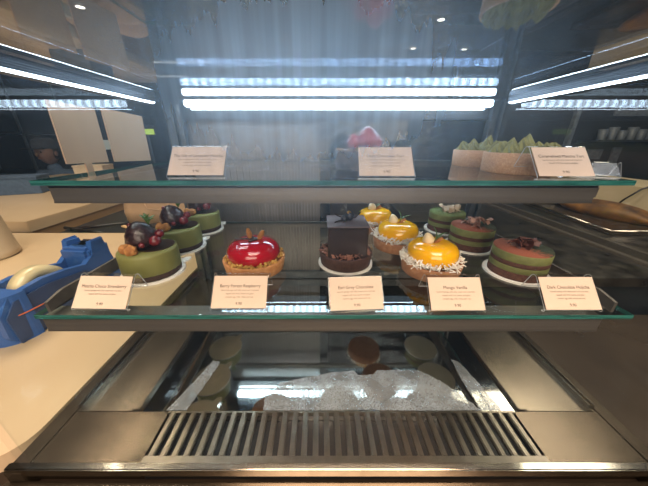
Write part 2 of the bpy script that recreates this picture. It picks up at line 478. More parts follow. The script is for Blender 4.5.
# back: header, sliding doors on a grooved track
cpart('rear_header', CB(XL, XR, 2.10, DB + 0.05, CEIL, CEIL + 0.13, 0.001), M['dark'])
bm = bmesh.new()
CB(XL, XR, 2.10, 2.14, K - 0.07, K, bm=bm); CB(XL, XR, 2.15, 2.18, K - 0.09, K, bm=bm)
cpart('door_track', bm, M['frame'])
d1 = cpart('sliding_door', bmesh.new(), M['door'])
bm = bmesh.new()
n = 40
x0, x1 = -1.06, 0.0
for i in range(n):
    a = x0 + (x1 - x0) * i / n; b = x0 + (x1 - x0) * (i + 1) / n
    CB(a, b - 0.001, 2.135 if i % 2 else 2.1365, 2.16, CEIL + 0.13, K - 0.07, bm=bm)
bm.to_mesh(d1.data); bm.free()
cpart('door_stile', CB(0.0, 0.085, 2.115, 2.16, CEIL + 0.13, K - 0.07, 0.001), M['darkgloss'])
o = reparent(sheet_glass('sliding_door', W(0.085, 2.165, CEIL + 0.13), W(1.30, 2.18, K - 0.09), None, m=M['sideglass'], em=M['frame']))
cpart('door_rail', CB(0.085, 1.30, 2.16, 2.19, 0.76, 0.80), M['frame'])
# lights: rear light bar + one strip under each roof rail
bar = cpart('light_housing', CB(-1.0, 1.26, 1.99, 2.07, CEIL, CEIL + 0.012, 0.001), M['frame'])
cpart('light_diffuser', CB(-0.955, 1.215, 1.985, 2.045, CEIL + 0.012, CEIL + 0.056, 0.002), M['led'], parent=None)
cpart('light_diffuser', CB(-0.95, 1.21, 2.075, 2.085, CEIL + 0.060, CEIL + 0.066), M['led_side'])
for s in (-1, 1):
    xo = XL if s < 0 else XR
    xi = xo - s * 0.055
    bm = bmesh.new()
    CB(xo, xi, 0.60, 1.93, CEIL, CEIL + 0.030, 0.0005, bm=bm)
    for k in range(3):
        CB(xi - s * 0.006, xi, 0.60, 1.93, CEIL + 0.002 + k * 0.009, CEIL + 0.008 + k * 0.009, bm=bm)
    cpart('roof_rail', bm, M['rail'])
    bm = bmesh.new()   # lamp cover tilted down and slightly inward
    hb = CEIL + 0.030
    xm = xi + s * 0.022
    sec = [(xi, hb), (xi, hb + 0.006), (xm, hb + 0.014), (xo, hb + 0.018), (xo, hb)]
    va = [bm.verts.new(W(x, 0.62, h)) for x, h in sec]; vb = [bm.verts.new(W(x, 1.93, h)) for x, h in sec]
    for i in range(5):
        f = bm.faces.new((va[i], va[(i + 1) % 5], vb[(i + 1) % 5], vb[i])); f.material_index = 1 if i == 1 else 0
    bm.faces.new(va); bm.faces.new(vb[::-1])
    cpart('light_strip', bm, [M['rail'], M['led_side']])
for x in (XL, XR):
    cpart('roof_trim', CB(x - 0.03, x + 0.03, 0.57, DB, CEIL - 0.125, CEIL - 0.14), M['steel'])

# ------------------------------------------------------------ shelves
def shelf(h, d0, x0, x1, s0, s1, label):
    t = thing('glass_shelf', label, 'shelf', W((x0 + x1) / 2, d0, h), 0, 'glass shelves of the display case')
    inv = Matrix.Translation(t.location).inverted()
    def P(o):
        o.parent = t; o.matrix_parent_inverse = inv; return o
    P(sheet_glass('shelf_glass', W(x0, d0, h), W(x1, 2.03, h + 0.019), None, bevel=0.0))
    bm = bmesh.new()
    # folded steel front strip
    CB(s0, s1, d0 + 0.012, d0 + 0.02, h + 0.021, h + 0.090, 0.0006, bm=bm)
    CB(s0, s1, d0 + 0.012, d0 + 0.09, h + 0.021, h + 0.030, bm=bm)
    CB(s0, s1, d0 + 0.012, d0 + 0.05, h + 0.086, h + 0.092, bm=bm)
    P(obj('front_strip', bm, M['steel']))
    P(obj('rear_bar', CB(x0 + 0.06, x1 - 0.06, 2.03, 2.055, h + 0.0, h + 0.05, 0.0006), M['steel']))
    for x in (-1.06, 1.10):
        bm = bmesh.new()
        # tapering bracket arm
        pts = [(d0 + 0.02, h + 0.03), (2.06, h + 0.03), (2.06, h + 0.17), (1.6, h + 0.11), (d0 + 0.02, h + 0.07)]
        va = [bm.verts.new(W(x, a, b)) for a, b in pts]; vb = [bm.verts.new(W(x + 0.014, a, b)) for a, b in pts]
        bm.faces.new(va); bm.faces.new(vb[::-1])
        for i in range(5):
            bm.faces.new((va[i], va[(i + 1) % 5], vb[(i + 1) % 5], vb[i]))
        P(obj('bracket_arm', bm, M['steel']))
    return t
shelf(TOP, 0.985, -1.125, 1.225, -1.075, 1.10, 'upper green-edged glass shelf with steel front strip, holding three tarts')
shelf(MID, 0.81, -1.14, 1.25, -1.13, 1.15, 'lower green-edged glass shelf with steel front strip, full of small round cakes')
# loose steel side guides on the lower shelf
for x, n, lab in ((-1.10, 1, 'thin steel side guard on the left end of the lower glass shelf'), (1.175, 0, 'thin steel side guard on the right end of the lower glass shelf')):
    bm = bmesh.new()
    pts = [(0.83, MID), (0.83, MID - 0.045), (0.90, MID - 0.062), (2.0, MID - 0.062), (2.0, MID)]
    va = [bm.verts.new(W(x, a, b)) for a, b in pts]; vb = [bm.verts.new(W(x + 0.012, a, b)) for a, b in pts]
    bm.faces.new(va); bm.faces.new(vb[::-1])
    for i in range(5):
        bm.faces.new((va[i], va[(i + 1) % 5], vb[(i + 1) % 5], vb[i]))
    CB(x - 0.012, x + 0.012, 0.85, 2.0, MID - 0.0, MID - 0.006, bm=bm)
    tag(obj('side_guard', bm, M['steel']), lab, 'shelf guard')

# ------------------------------------------------------------ cakes
R = 0.160 * U
def at(x, d, h): return W(x, d, h)

def board(x, d, h, r, rz, label, group, tab=True, name='cake_board'):
    bm = bmesh.new()
    tk = 0.0016
    pts = []
    n = 64
    for i in range(n):
        a = 2 * PI * i / n
        da = (a + PI) % (2 * PI) - PI
        rr = r
        if tab:
            rr += 0.0155 * math.exp(-(da / 0.13) ** 4)
        pts.append((rr * math.cos(a), rr * math.sin(a)))
    va = [bm.verts.new((px, py, 0)) for px, py in pts]
    vb = [bm.verts.new((px, py, tk)) for px, py in pts]
    vc = [bm.verts.new((px * 1.0 * (1 - 0.0) , py, tk + (0.0012))) for px, py in pts]
    vd = [bm.verts.new((px * 0.965, py * 0.965, tk)) for px, py in pts]
    bm.faces.new(va[::-1]); bm.faces.new(vd)
    for i in range(n):
        j = (i + 1) % n
        bm.faces.new((va[i], va[j], vb[j], vb[i])); bm.faces.new((vb[i], vb[j], vc[j], vc[i])); bm.faces.new((vc[i], vc[j], vd[j], vd[i]))
    o = obj(name, bm, M['white_board'], loc=at(x, d, h), rot=(0, 0, rz))
    return tag(o, label, 'cake board', group)

def add_herb(t, base, dirs, l, w, m='leaf', name='herb_sprig'):
    bm = bmesh.new()
    for d in dirs: leaf_bm(bm, base, d, l, w)
    return obj(name, bm, M[m], t)

def matcha_cake(x, d, label, seed, zoff, R=R * 0.83):
    rnd = random.Random(seed)
    t = thing('matcha_cake', label, 'cake', at(x, d, MID) + Vector((0, 0, zoff)), rnd.uniform(-0.3, 0.3), 'matcha cakes on the lower shelf')
    bh = 0.0085; H = 0.0365
    bm = bmesh.new()
    lathe(bm, [(R * 0.93, 0), (R * 0.98, 0.001), (R * 0.985, bh), (R * 0.9, bh + 0.001)], 56,
          wob=lambda a, r, z, k: (r * (1 + 0.03 * noise.noise(Vector((math.cos(a) * 9, math.sin(a) * 9, z * 300 + seed)))), 0.0012 * noise.noise(Vector((math.cos(a) * 7, math.sin(a) * 7, seed))) if k >= 2 else 0))
    obj('biscuit_base', bm, M['crumb_d'], t, True)
    bm = bmesh.new()
    lathe(bm, [(R * 0.99, bh - 0.0005), (R, bh + 0.001), (R, H - 0.003), (R * 0.985, H - 0.001), (R * 0.94, H), (0, H)], 64)
    obj('mousse_body', bm, M['matcha'], t, True)
    # dark chocolate disc segment sunk in the top
    bm = bmesh.new()
    lathe(bm, [(R * 0.62, H - 0.0005), (R * 0.62, H + 0.0012), (0, H + 0.0012)], 40)
    o = obj('chocolate_disc', bm, M['choc'], t); o.location = (R * 0.2, R * 0.22, 0)
    # chocolate dipped strawberry
    bm = bmesh.new()
    bmm = bmesh.new()
    lathe(bmm, [(0.0, 0), (0.011, 0.0015), (0.0178, 0.007), (0.0195, 0.015), (0.017, 0.024), (0.011, 0.032), (0.004, 0.0365), (0, 0.037)], 36,
          wob=lambda a, r, z, k: (r * (1 + 0.07 * noise.noise(Vector((math.cos(a) * 2.2, math.sin(a) * 2.2, z * 130 + seed)))), 0))
    merge(bm, bmm, rotm((-0.002, 0.002, H), 0.12, -0.15, 0))
    ds = obj('dipped_strawberry', bm, M['choc_gloss'], t, True)
    for (px, py, pz, r) in ((0.0175, -0.003, H + 0.012, 0.0068), (0.0175, 0.007, H + 0.019, 0.0055), (0.008, -0.0155, H + 0.010, 0.0035), (-0.014, -0.004, H + 0.032, 0.0032)):
        bm = bmesh.new(); blob(bm, (px, py, pz), r, 0.25, 600, 3, seed=seed + px * 900)
        obj('red_berry', bm, M['berry'], t, True)
    bm = bmesh.new()
    for (px, py, r, s) in ((-0.0125, -0.0215, 0.0072, 1), (-0.001, -0.0245, 0.0078, 2), (-0.019, -0.015, 0.006, 3)):
        blob(bm, (px, py, H + r * 0.75), r, 0.35, 260, 2, (1, 0.9, 0.95), seed=s + seed)
    obj('cookie_chunk', bm, M['cookie'], t)
    add_herb(ds, (0.007, 0.004, H + 0.032), ((0.35, 0, 1), (-0.3, 0.1, 1), (0.9, -0.1, 0.7), (-0.7, 0, 0.9), (0.1, 0.8, 0.6)), 0.016, 0.006, name='mint_leaf')
    return t

greens = [(-0.872, 1.161), (-0.900, 1.495), (-0.905, 1.84)]
gl = ['front matcha green cake of the left row, chocolate-dipped strawberry and cookie chunks on top',
      'middle matcha green cake of the left row, partly behind the front one',
      'rear matcha green cake of the left row, mostly behind the middle one']
bl = ['white tabbed card board under the front green cake', 'white tabbed card board under the middle green cake', 'white tabbed card board under the rear green cake']
for i, (x, d) in enumerate(greens):
    board(x, d, MID, R * 0.93, 1.0, bl[i], 'white tabbed boards under the green cakes')
    matcha_cake(x, d, gl[i], 3 + i * 5, 0.0017)

def tart_shell(t, r, h, m, taper=0.94, name='tart_crust', ribs=0, inner=0.86, floor=0.6):
    bm = bmesh.new()
    w = (lambda a, rr, z, k: (rr * (1 + 0.012 * math.cos(a * ribs) + 0.01 * noise.noise(Vector((math.cos(a) * 6, math.sin(a) * 6, z * 200)))), 0))
    lathe(bm, [(0, 0), (r * taper * 0.97, 0), (r * taper, 0.001), (r, h - 0.001), (r * 0.985, h), (r * 0.93, h), (r * inner, h - 0.001), (r * inner, h * floor), (0, h * floor)], 64, wob=w, caps=False)
    return obj(name, bm, M[m], t, True)

def scatter(bm, n, r0, r1, z0, z1, s0, s1, seed, amp=0.3):
    rnd = random.Random(seed)
    for _ in range(n):
        a = rnd.uniform(0, 2 * PI); r = rnd.uniform(r0, r1); s = rnd.uniform(s0, s1)
        blob(bm, (r * math.cos(a), r * math.sin(a), rnd.uniform(z0, z1)), s, amp, 500, 1, (1, rnd.uniform(0.6, 1), rnd.uniform(0.6, 1)), rot=(rnd.random() * 3, rnd.random() * 3, rnd.random() * 3), seed=rnd.random() * 50)

# red raspberry dome tart
t = thing('raspberry_tart', 'round tart with glossy red dome and two cookie pieces, ringed by chopped nuts', 'tart', at(-0.352, 1.215, MID), 0)
tart_shell(t, R, 0.0185, 'crust')
bm = bmesh.new(); scatter(bm, 420, R * 0.70, R * 0.97, 0.0165, 0.0225, 0.0012, 0.0027, 4)
o = obj('nut_crumble', bm, M['nuts'], t); o['kind'] = 'stuff'
bm = bmesh.new()
rd = 0.139 * U
lathe(bm, [(0, 0.014), (rd * 0.85, 0.015), (rd * 0.97, 0.021), (rd, 0.027), (rd * 0.97, 0.033), (rd * 0.85, 0.0395), (rd * 0.62, 0.0437), (rd * 0.35, 0.0452), (0.003, 0.0448), (0, 0.0447)], 64, caps=False)
obj('glazed_dome', bm, M['redglaze'], t, True)
bm = bmesh.new()
for (px, py, a, l, wd) in ((-0.010, -0.002, 0.1, 0.028, 0.004), (0.004, -0.006, 0.8, 0.018, 0.004), (0.002, 0.003, -0.5, 0.016, 0.0035)):
    q = bmesh.new(); box(q, (-l / 2, -wd / 2, 0), (l / 2, wd / 2, 0.0012), 0.0004)
    merge(bm, q, rotm((px, py, 0.0453), 0.05, 0.04, a))
obj('chocolate_shard', bm, M['choc'], t)
for (px, py, ry, rz) in ((-0.0035, 0.002, -0.15, 0.2), (0.0085, 0.0, 0.55, -0.2)):
    bm = bmesh.new(); blob(bm, (0, 0, 0.0075), 0.0085, 0.18, 300, 3, (0.42, 0.55, 1.0))
    obj('cookie_piece', bm, M['cookie'], t, True, loc=(px, py, 0.0445), rot=(0.0, ry, rz))

# chocolate cube tart
board(0.143, 1.275, MID, R * 0.95, 0, 'clear-white round liner under the chocolate cube tart', 'liner', tab=False, name='cake_liner').__delitem__('group')
t = thing('chocolate_cube_tart', 'dark chocolate cube with twigs and berries rising from a brown tart shell', 'tart', at(0.143, 1.275, MID) + Vector((0, 0, 0.0017)), 0)
tart_shell(t, R * 0.91, 0.0195, 'crust_c')
bm = bmesh.new(); rnd = random.Random(9)
for _ in range(230):
    a = rnd.uniform(0, 2 * PI); r = rnd.uniform(R * 0.55, R * 0.86)
    shard(bm, (r * math.cos(a), r * math.sin(a), rnd.uniform(0.019, 0.0245)), rnd.uniform(0.004, 0.009), rnd.uniform(0.002, 0.004), 0.0006, rnd, 0.3, 0.7)
o = obj('chocolate_shavings', bm, M['shave'], t); o['kind'] = 'stuff'
bm = bmesh.new()
s = 0.0275
box(bm, (-s, -s, 0.012), (s, s, 0.0635), 0.0022, 3)
obj('chocolate_cube', bm, M['cube'], t)
bm = bmesh.new()
box(bm, (-s - 0.0012, -s - 0.0012, 0.0636), (s + 0.0012, s + 0.0012, 0.0652), 0.0006)
obj('chocolate_plate', bm, M['plate'], t)
bm = bmesh.new()
blob(bm, (0.004, 0.004, 0.0712), 0.0068, 0.1, 300, 3); blob(bm, (-0.004, -0.002, 0.0695), 0.0045, 0.1, 300, 3)
obj('blueberry', bm, M['blue'], t, True)
bm = bmesh.new()
for p in (((0, 0, 0.067), (0.012, 0.0, 0.070), (0.019, -0.001, 0.078)), ((0.0, 0, 0.067), (-0.013, -0.006, 0.0665), (-0.018, -0.014, 0.067)), ((0, -0.004, 0.067), (-0.006, -0.012, 0.0665)), ((0, 0, 0.067), (-0.014, 0.004, 0.072), (-0.017, 0.006, 0.0735))):
    tube(bm, p, 0.0013, 0.0008, 8)
obj('chocolate_twig', bm, M['choc'], t, True)
bm = bmesh.new(); shard(bm, (0.004, -0.0005, 0.0785), 0.007, 0.003, 0.0006, random.Random(2), 0.4, 0.5); shard(bm, (0.001, 0, 0.0775), 0.004, 0.003, 0.0006, random.Random(5), 0.4, 0.5)
obj('gold_flake', bm, M['gold'], t)

# mango tarts
def mango(x, d, label, seed, rz):
    rnd = random.Random(seed)
    t = thing('mango_tart', label, 'tart', at(x, d, MID), rz, 'mango tarts on the lower shelf')
    tart_shell(t, R * 0.94, 0.018, 'crust_b')
    bm = bmesh.new()
    for _ in range(380):
        a = rnd.uniform(0, 2 * PI); r = rnd.uniform(R * 0.7, R * 0.97)
        q = bmesh.new(); l = rnd.uniform(0.005, 0.010)
        box(q, (-l / 2, -0.0006, -0.0004), (l / 2, 0.0006, 0.0004))
        merge(bm, q, rotm((r * math.cos(a), r * math.sin(a), rnd.uniform(0.0175, 0.0265)), rnd.uniform(-1, 1), rnd.uniform(-0.8, 0.8), a + rnd.uniform(-1.3, 1.3)))
    o = obj('coconut_shreds', bm, M['coconut'], t); o['kind'] = 'stuff'
    bm = bmesh.new()
    r_ = 0.126 * U
    lathe(bm, [(0, 0.014), (r_ * 0.85, 0.016), (r_ * 0.97, 0.022), (r_, 0.029), (r_ * 0.96, 0.036), (r_ * 0.83, 0.0415), (r_ * 0.58, 0.0450), (r_ * 0.3, 0.0452), (0.003, 0.044), (0, 0.0438)], 64, caps=False)
    obj('glazed_dome', bm, M['mango'], t, True)
    bm = bmesh.new()
    lathe(bm, [(0, 0), (0.0065, 0.001), (0.0078, 0.005), (0.006, 0.010), (0.003, 0.0145), (0, 0.0165)], 20, caps=False)
    obj('white_chocolate_drop', bm, M['whitechoc'], t, True, loc=(-0.008, -0.001, 0.0435), rot=(0.1, -0.35, 0))
    bm = bmesh.new(); tube(bm, ((0.001, 0, 0.043), (0.006, -0.002, 0.0485), (0.0095, -0.003, 0.0505)), 0.0028, 0.0022, 10)
    obj('candied_peel', bm, M['cookie'], t, True)
    add_herb(t, (0.001, 0.002, 0.043), ((-0.15, 0.1, 1), (1.0, 0.1, 0.75)), 0.022, 0.004, name='rosemary_leaf')
    return t
mango(0.584, 1.183, 'front yellow domed mango tart of its row, ringed with coconut shreds', 1, 0.05)
mango(0.499, 1.511, 'middle yellow domed mango tart of its row, just behind the front one', 2, -0.1)
mango(0.423, 1.845, 'rear yellow domed mango tart, beside the chocolate cube', 3, 0.3)

# layered hojicha cakes
def top_mat():
    m, nt, out = newmat('cocoa and matcha powder')
    b = nt.nodes.new('ShaderNodeBsdfPrincipled'); b.inputs['Roughness'].default_value = 0.9
    v = coords(nt)
    sx = nt.nodes.new('ShaderNodeSeparateXYZ'); nt.links.new(v, sx.inputs[0])
    nz = nt.nodes.new('ShaderNodeTexNoise'); nz.inputs['Scale'].default_value = 220; nt.links.new(v, nz.inputs['Vector'])
    a = nt.nodes.new('ShaderNodeMath'); a.operation = 'MULTIPLY'; a.inputs[1].default_value = 22; nt.links.new(sx.outputs[0], a.inputs[0])
    b2 = nt.nodes.new('ShaderNodeMath'); b2.operation = 'ADD'; nt.links.new(a.outputs[0], b2.inputs[0]); nt.links.new(nz.outputs['Fac'], b2.inputs[1])
    cr = nt.nodes.new('ShaderNodeValToRGB')
    cr.color_ramp.elements[0].position = 0.35; cr.color_ramp.elements[0].color = srgb('8a4a34')
    cr.color_ramp.elements[1].position = 0.75; cr.color_ramp.elements[1].color = srgb('2c321e')
    nt.links.new(b2.outputs[0], cr.inputs[0]); nt.links.new(cr.outputs[0], b.inputs['Base Color'])
    nt.links.new(b.outputs[0], out.inputs[0])
    return m
M['powder'] = top_mat()
M['powder_g'] = mat('matcha powder top', '5f6a38', '77824a', rough=0.9, nscale=200)
def layered(x, d, label, seed, flake, rz, powder='powder', R=R * 0.79):
    rnd = random.Random(seed)
    t = thing('layered_cake', label, 'cake', at(x, d, MID) + Vector((0, 0, 0.0017)), rz, 'layered chocolate and matcha cakes on the lower shelf')
    hs = [0, 0.0105, 0.0185, 0.0245, 0.036]
    ms = ['sponge', 'matcha_l', 'sponge', 'matcha_l']
    nm = ['sponge_layer', 'matcha_layer', 'sponge_layer', 'matcha_layer']
    for i in range(4):
        bm = bmesh.new()
        w = lambda a, r, z, k, i=i: (r * (1 + 0.008 * noise.noise(Vector((math.cos(a) * 8, math.sin(a) * 8, i * 3 + seed)))), 0)
        lathe(bm, [(R * 0.985, hs[i] + 0.0001), (R * 0.993, hs[i] + 0.001), (R * 0.993, hs[i + 1] - 0.001), (R * 0.985, hs[i + 1])], 60, wob=w)
        obj(nm[i], bm, M[ms[i]], t, True)
    bm = bmesh.new(); lathe(bm, [(R * 0.985, 0.0361), (R * 0.97, 0.0377), (0, 0.038)], 60, caps=False)
    obj('powder_top', bm, M[powder], t, True)
    bm = bmesh.new()
    n, l0, l1 = (13, 0.013, 0.021) if flake == 'shave_d' else (15, 0.011, 0.018)
    for i in range(n):
        shard(bm, (rnd.gauss(0.002, 0.0075), rnd.gauss(0, 0.0065), 0.0405 + i * 0.0009), rnd.uniform(l0, l1), rnd.uniform(0.006, 0.011), 0.0009, rnd, 0.9, 1.0)
    obj('chocolate_curls' if flake != 'shave_p' else 'almond_flakes', bm, M[flake], t)
    return t
LY = [(1.025, 1.161), (0.972, 1.511), (0.965, 1.84)]
for (x, d), lb, bb, fl, sd in zip(LY,
        ['front striped chocolate and green cake of the right row, dark chocolate curls on top',
         'middle striped chocolate and green cake of the right row, pinkish brown flakes on top',
         'rear striped chocolate and green cake of the right row, pale flakes on top'],
        ['white round board under the front striped cake', 'white round board under the middle striped cake', 'white round board under the rear striped cake'],
        ['shave_d', 'shave_m', 'shave_p'], (21, 22, 23)):
    board(x, d, MID, R * 0.92, 2.2, bb, 'white boards under the striped cakes', tab=False)
    layered(x, d, lb, sd, fl, 0.2, 'powder' if sd < 23 else 'powder_g')

# top shelf: chocolate strawberry tart
t = thing('strawberry_tart', 'chocolate tart topped with fresh strawberries, standing behind a price card on the upper shelf', 'tart', at(0.245, 1.455, TOP), 0)
tart_shell(t, R * 1.0, 0.0255, 'crust_c', taper=0.97)
bm = bmesh.new(); lathe(bm, [(0, 0.012), (R * 0.85, 0.013), (R * 0.85, 0.0245), (R * 0.6, 0.0262), (0, 0.0268)], 40, caps=False)
obj('cocoa_cream', bm, M['cocoa_cream'], t, True)
bm = bmesh.new(); scatter(bm, 110, R * 0.86, R * 0.98, 0.0255, 0.0268, 0.0007, 0.0015, 14)
o = obj('crumb_rim', bm, M['nuts'], t); o['kind'] = 'stuff'
prof = [(0, 0), (0.006, 0.0005), (0.0105, 0.0035), (0.0115, 0.009), (0.009, 0.0155), (0.005, 0.020), (0.0015, 0.0225), (0, 0.0228)]
for (px, py, s, rx, ry) in ((0.002, -0.007, 1.35, -0.9, 0.1), (-0.013, 0.001, 0.95, -0.3, -0.9), (0.013, 0.002, 0.85, -0.3, 0.9), (0.001, 0.010, 0.85, 0.9, 0)):
    bm = bmesh.new(); lathe(bm, [(r * s, z * s) for r, z in prof], 24, caps=False)
    obj('strawberry_piece', bm, M['straw'], t, True, loc=(px, py, 0.0275), rot=(rx * 0.35, ry * 0.35, 0))
add_herb(t, (-0.006, 0.004, 0.040), ((-1, 0, 0.9), (-0.4, 0.3, 1), (0.5, 0.3, 1), (-1, -0.3, 0.3), (0.9, 0.1, 0.6)), 0.018, 0.0025)

# green cream tarts
def cream_tart(x, d, label, seed):
    rnd = random.Random(seed)
    t = thing('cream_tart', label, 'tart', at(x, d, TOP), 0.2 * seed, 'green cream tarts on the upper shelf')
    tart_shell(t, R * 1.02, 0.0245, 'crust_l', taper=0.97, inner=0.9)
    bm = bmesh.new()
    spots = [(0.001, -0.002, 1.3)] + [(0.36 * R * math.cos(k * PI / 2 + seed), 0.36 * R * math.sin(k * PI / 2 + seed), rnd.uniform(0.85, 1.1)) for k in range(4)]
    spots += [(0.72 * R * math.cos(k * PI / 5 + seed), 0.72 * R * math.sin(k * PI / 5 + seed), rnd.uniform(0.62, 0.95)) for k in range(10)]
    for (px, py, s) in spots:
        q = bmesh.new()
        ph = rnd.random() * 6
        lx, ly = rnd.uniform(-0.004, 0.004), rnd.uniform(-0.004, 0.004)
        hh = 0.0200 * s
        rings = 16
        pf = []
        for i in range(rings + 1):
            u = i / rings
            pf.append((0.0108 * (1 - u) ** 0.72 * (1 if u > 0.04 else 0.95) + (0.0003 if i < rings else -1), 0.020 + hh * u))
        pf[-1] = (0, 0.020 + hh * 1.04)
        def wob(a, r, z, k, ph=ph):
            tw = (z - 0.02) * 70
            return r * (1 + 0.26 * math.cos(6 * (a + tw + ph))), 0
        lathe(q, pf, 56, wob=wob, caps=False)
        for v in q.verts:
            u = (v.co.z - 0.02) / hh
            v.co.x += lx * u * u; v.co.y += ly * u * u
        merge(bm, q, Matrix.Translation((px, py, 0)))
    obj('piped_cream', bm, M['cream'], t, True)
    bm = bmesh.new(); lathe(bm, [(0, 0.013), (R * 0.91, 0.013), (R * 0.91, 0.0225), (0, 0.0225)], 40, caps=False)
    obj('filling', bm, M['cream'], t)
    return t
cream_tart(0.99, 1.61, 'rear green cream tart in a sugared crust, nearer the case middle', 1)
cream_tart(0.976, 1.275, 'front green cream tart in a sugared crust, behind the rightmost upper card', 2)

# ------------------------------------------------------------ price cards
def text_mesh(lines, m, name, parent, mtx):
    bm = bmesh.new()
    for (s, size, x, y, sx) in lines:
        cu = bpy.data.curves.new('txt', 'FONT')
        cu.body = s; cu.size = size; cu.align_x = 'CENTER'; cu.align_y = 'CENTER'
        o = bpy.data.objects.new('txt', cu); ROOT.objects.link(o)
        bpy.context.view_layer.update()
        me = bpy.data.meshes.new_from_object(o.evaluated_get(bpy.context.evaluated_depsgraph_get()))
        t = bmesh.new(); t.from_mesh(me)
        bmesh.ops.transform(t, matrix=Matrix.Translation((x, y, 0)) @ Matrix.Diagonal((sx, 1, 1, 1)), verts=t.verts)
        merge(bm, t)
        bpy.data.objects.remove(o); bpy.data.curves.remove(cu); bpy.data.meshes.remove(me)
    bmesh.ops.transform(bm, matrix=mtx, verts=bm.verts)
    return obj(name, bm, m, parent)

ANG = math.atan2(0.104, 0.085)
def holder_mesh(w, L, leg, back):
    """acrylic tent: sloping face, rounded ridge, short back leg"""
    bm = bmesh.new()
    ca, sa = math.cos(ANG), math.sin(ANG)
    pts = [(0.0, 0.0), (-0.0035, 0.0015)]
    pts = [(0.004, 0.0006), (0.0005, 0.0010), (0.0, 0.003)]
    n = 6
    for i in range(1, n + 1):
        pts.append((L * ca * i / n, 0.003 + L * sa * i / n))
    ry, rz = pts[-1]
    for i in range(1, 6):
        a = i / 5
        ang = ANG - a * (ANG + 1.15)
        ry += 0.0016 * math.cos(ang); rz += 0.0016 * math.sin(ang)
        pts.append((ry, rz))
    pts.append((ry + back, max(0.0008, rz - leg)))
    th = 0.0011
    nrm = []
    for i, p in enumerate(pts):
        a = Vector(pts[max(i - 1, 0)]); b = Vector(pts[min(i + 1, len(pts) - 1)])
        d = (b - a).normalized(); nrm.append(Vector((-d.y, d.x)))
    g = [[bm.verts.new((sx * w / 2, p[0] + nrm[i].x * s * th / 2, p[1] + nrm[i].y * s * th / 2)) for sx in (-1, 1) for s in (-1, 1)] for i, p in enumerate(pts)]
    for A, Q in zip(g, g[1:]):
        for (i, j, mi) in ((0, 2, 0), (3, 1, 0), (1, 0, 1), (2, 3, 1)):
            bm.faces.new((A[i], A[j], Q[j], Q[i])).material_index = mi
    for A in (g[0], g[-1]):
        bm.faces.new((A[0], A[2], A[3], A[1])).material_index = 1
    return bm
CW, CL = 0.0625, 0.0370
def price_card(x, d, h, rz, title, price, label, lines=3, w=CW, cardlabel=None, textsize=1.0):
    t = thing('price_card', label, 'price card', at(x, d, h), rz, 'price cards in clear stands')
    obj('card_stand', holder_mesh(w, CL, 0.019, 0.008), [M['acrylic'], M['acryl_edge']], t)
    # the card face lies just in front of the sloping acrylic
    rot = Matrix.Translation((0, 0, 0.003)) @ Matrix.Rotation(ANG, 4, 'X')
    bm = bmesh.new(); box(bm, (-w / 2 + 0.0012, 0.0008, 0.0008), (w / 2 - 0.0012, CL - 0.0008, 0.0012))
    bmesh.ops.transform(bm, matrix=rot, verts=bm.verts)
    obj('paper_card', bm, M['card'], t)
    filler = ['layered sponge with silky cream and crisp base', 'topped with fruit, leaves and glaze', 'contains egg, milk, wheat and nuts']
    L = [(title, 0.0050, 0, CL * 0.67, 0.95)]; D_ = []
    for i in range(lines):
        D_.append((filler[i], 0.0028, 0, CL * (0.545 - 0.10 * i), 0.80))
    L.append((price, 0.0042, 0, CL * 0.15, 1.0))
    text_mesh(L, M['ink'], 'card_lettering', t, rot @ Matrix.Translation((0, 0, 0.00135)))
    text_mesh(D_, M['ink2'], 'card_description', t, rot @ Matrix.Translation((0, 0, 0.00135)))
    return t
price_card(-0.893, 0.832, MID, -0.03, 'Matcha Choco Strawberry', '9.90', 'price card for the green cakes, leftmost on the lower shelf', 2)
price_card(-0.330, 0.835, MID, 0.0, 'Berry Forest Raspberry', '9.90', 'price card in front of the red domed tart')
price_card(0.150, 0.825, MID, 0.06, 'Earl Grey Chocolate', '9.90', 'price card in front of the chocolate cube tart', w=0.0605)
price_card(0.553, 0.822, MID, 0.0, 'Mango Vanilla', '9.90', 'price card in front of the yellow mango tarts', w=0.0605)
price_card(1.018, 0.825, MID, 0.0, 'Dark Chocolate Hojicha', '9.90', 'price card for the striped cakes, rightmost on the lower shelf')
price_card(-0.497, 1.025, TOP, 0.0, 'The Isle of Lavender Matcha', '9.90', 'price card alone at the left of the upper shelf')
price_card(0.262, 1.005, TOP, 0.0, 'Dark Chocolate Tart', '9.90', 'price card in front of the strawberry tart', w=0.0605)
price_card(0.955, 0.992, TOP, 0.0, 'Caramelised Matcha Tart', '9.90', 'price card in front of the green cream tarts', 2, w=0.0605)
t = thing('card_stand', 'empty clear acrylic card stand at the right end of the upper shelf', 'card stand', at(1.125, 1.05, TOP), -0.5)
obj('bent_acrylic', holder_mesh(0.040, 0.016, 0.012, 0.012), [M['acrylic'], M['acryl_edge']], t)
t = thing('card_stand', 'small empty clear stand lying between two others, far right of the upper shelf', 'card stand', at(1.10, 1.33, TOP), -0.2)
obj('bent_acrylic', holder_mesh(0.028, 0.010, 0.006, 0.006), [M['acrylic'], M['acryl_edge']], t)

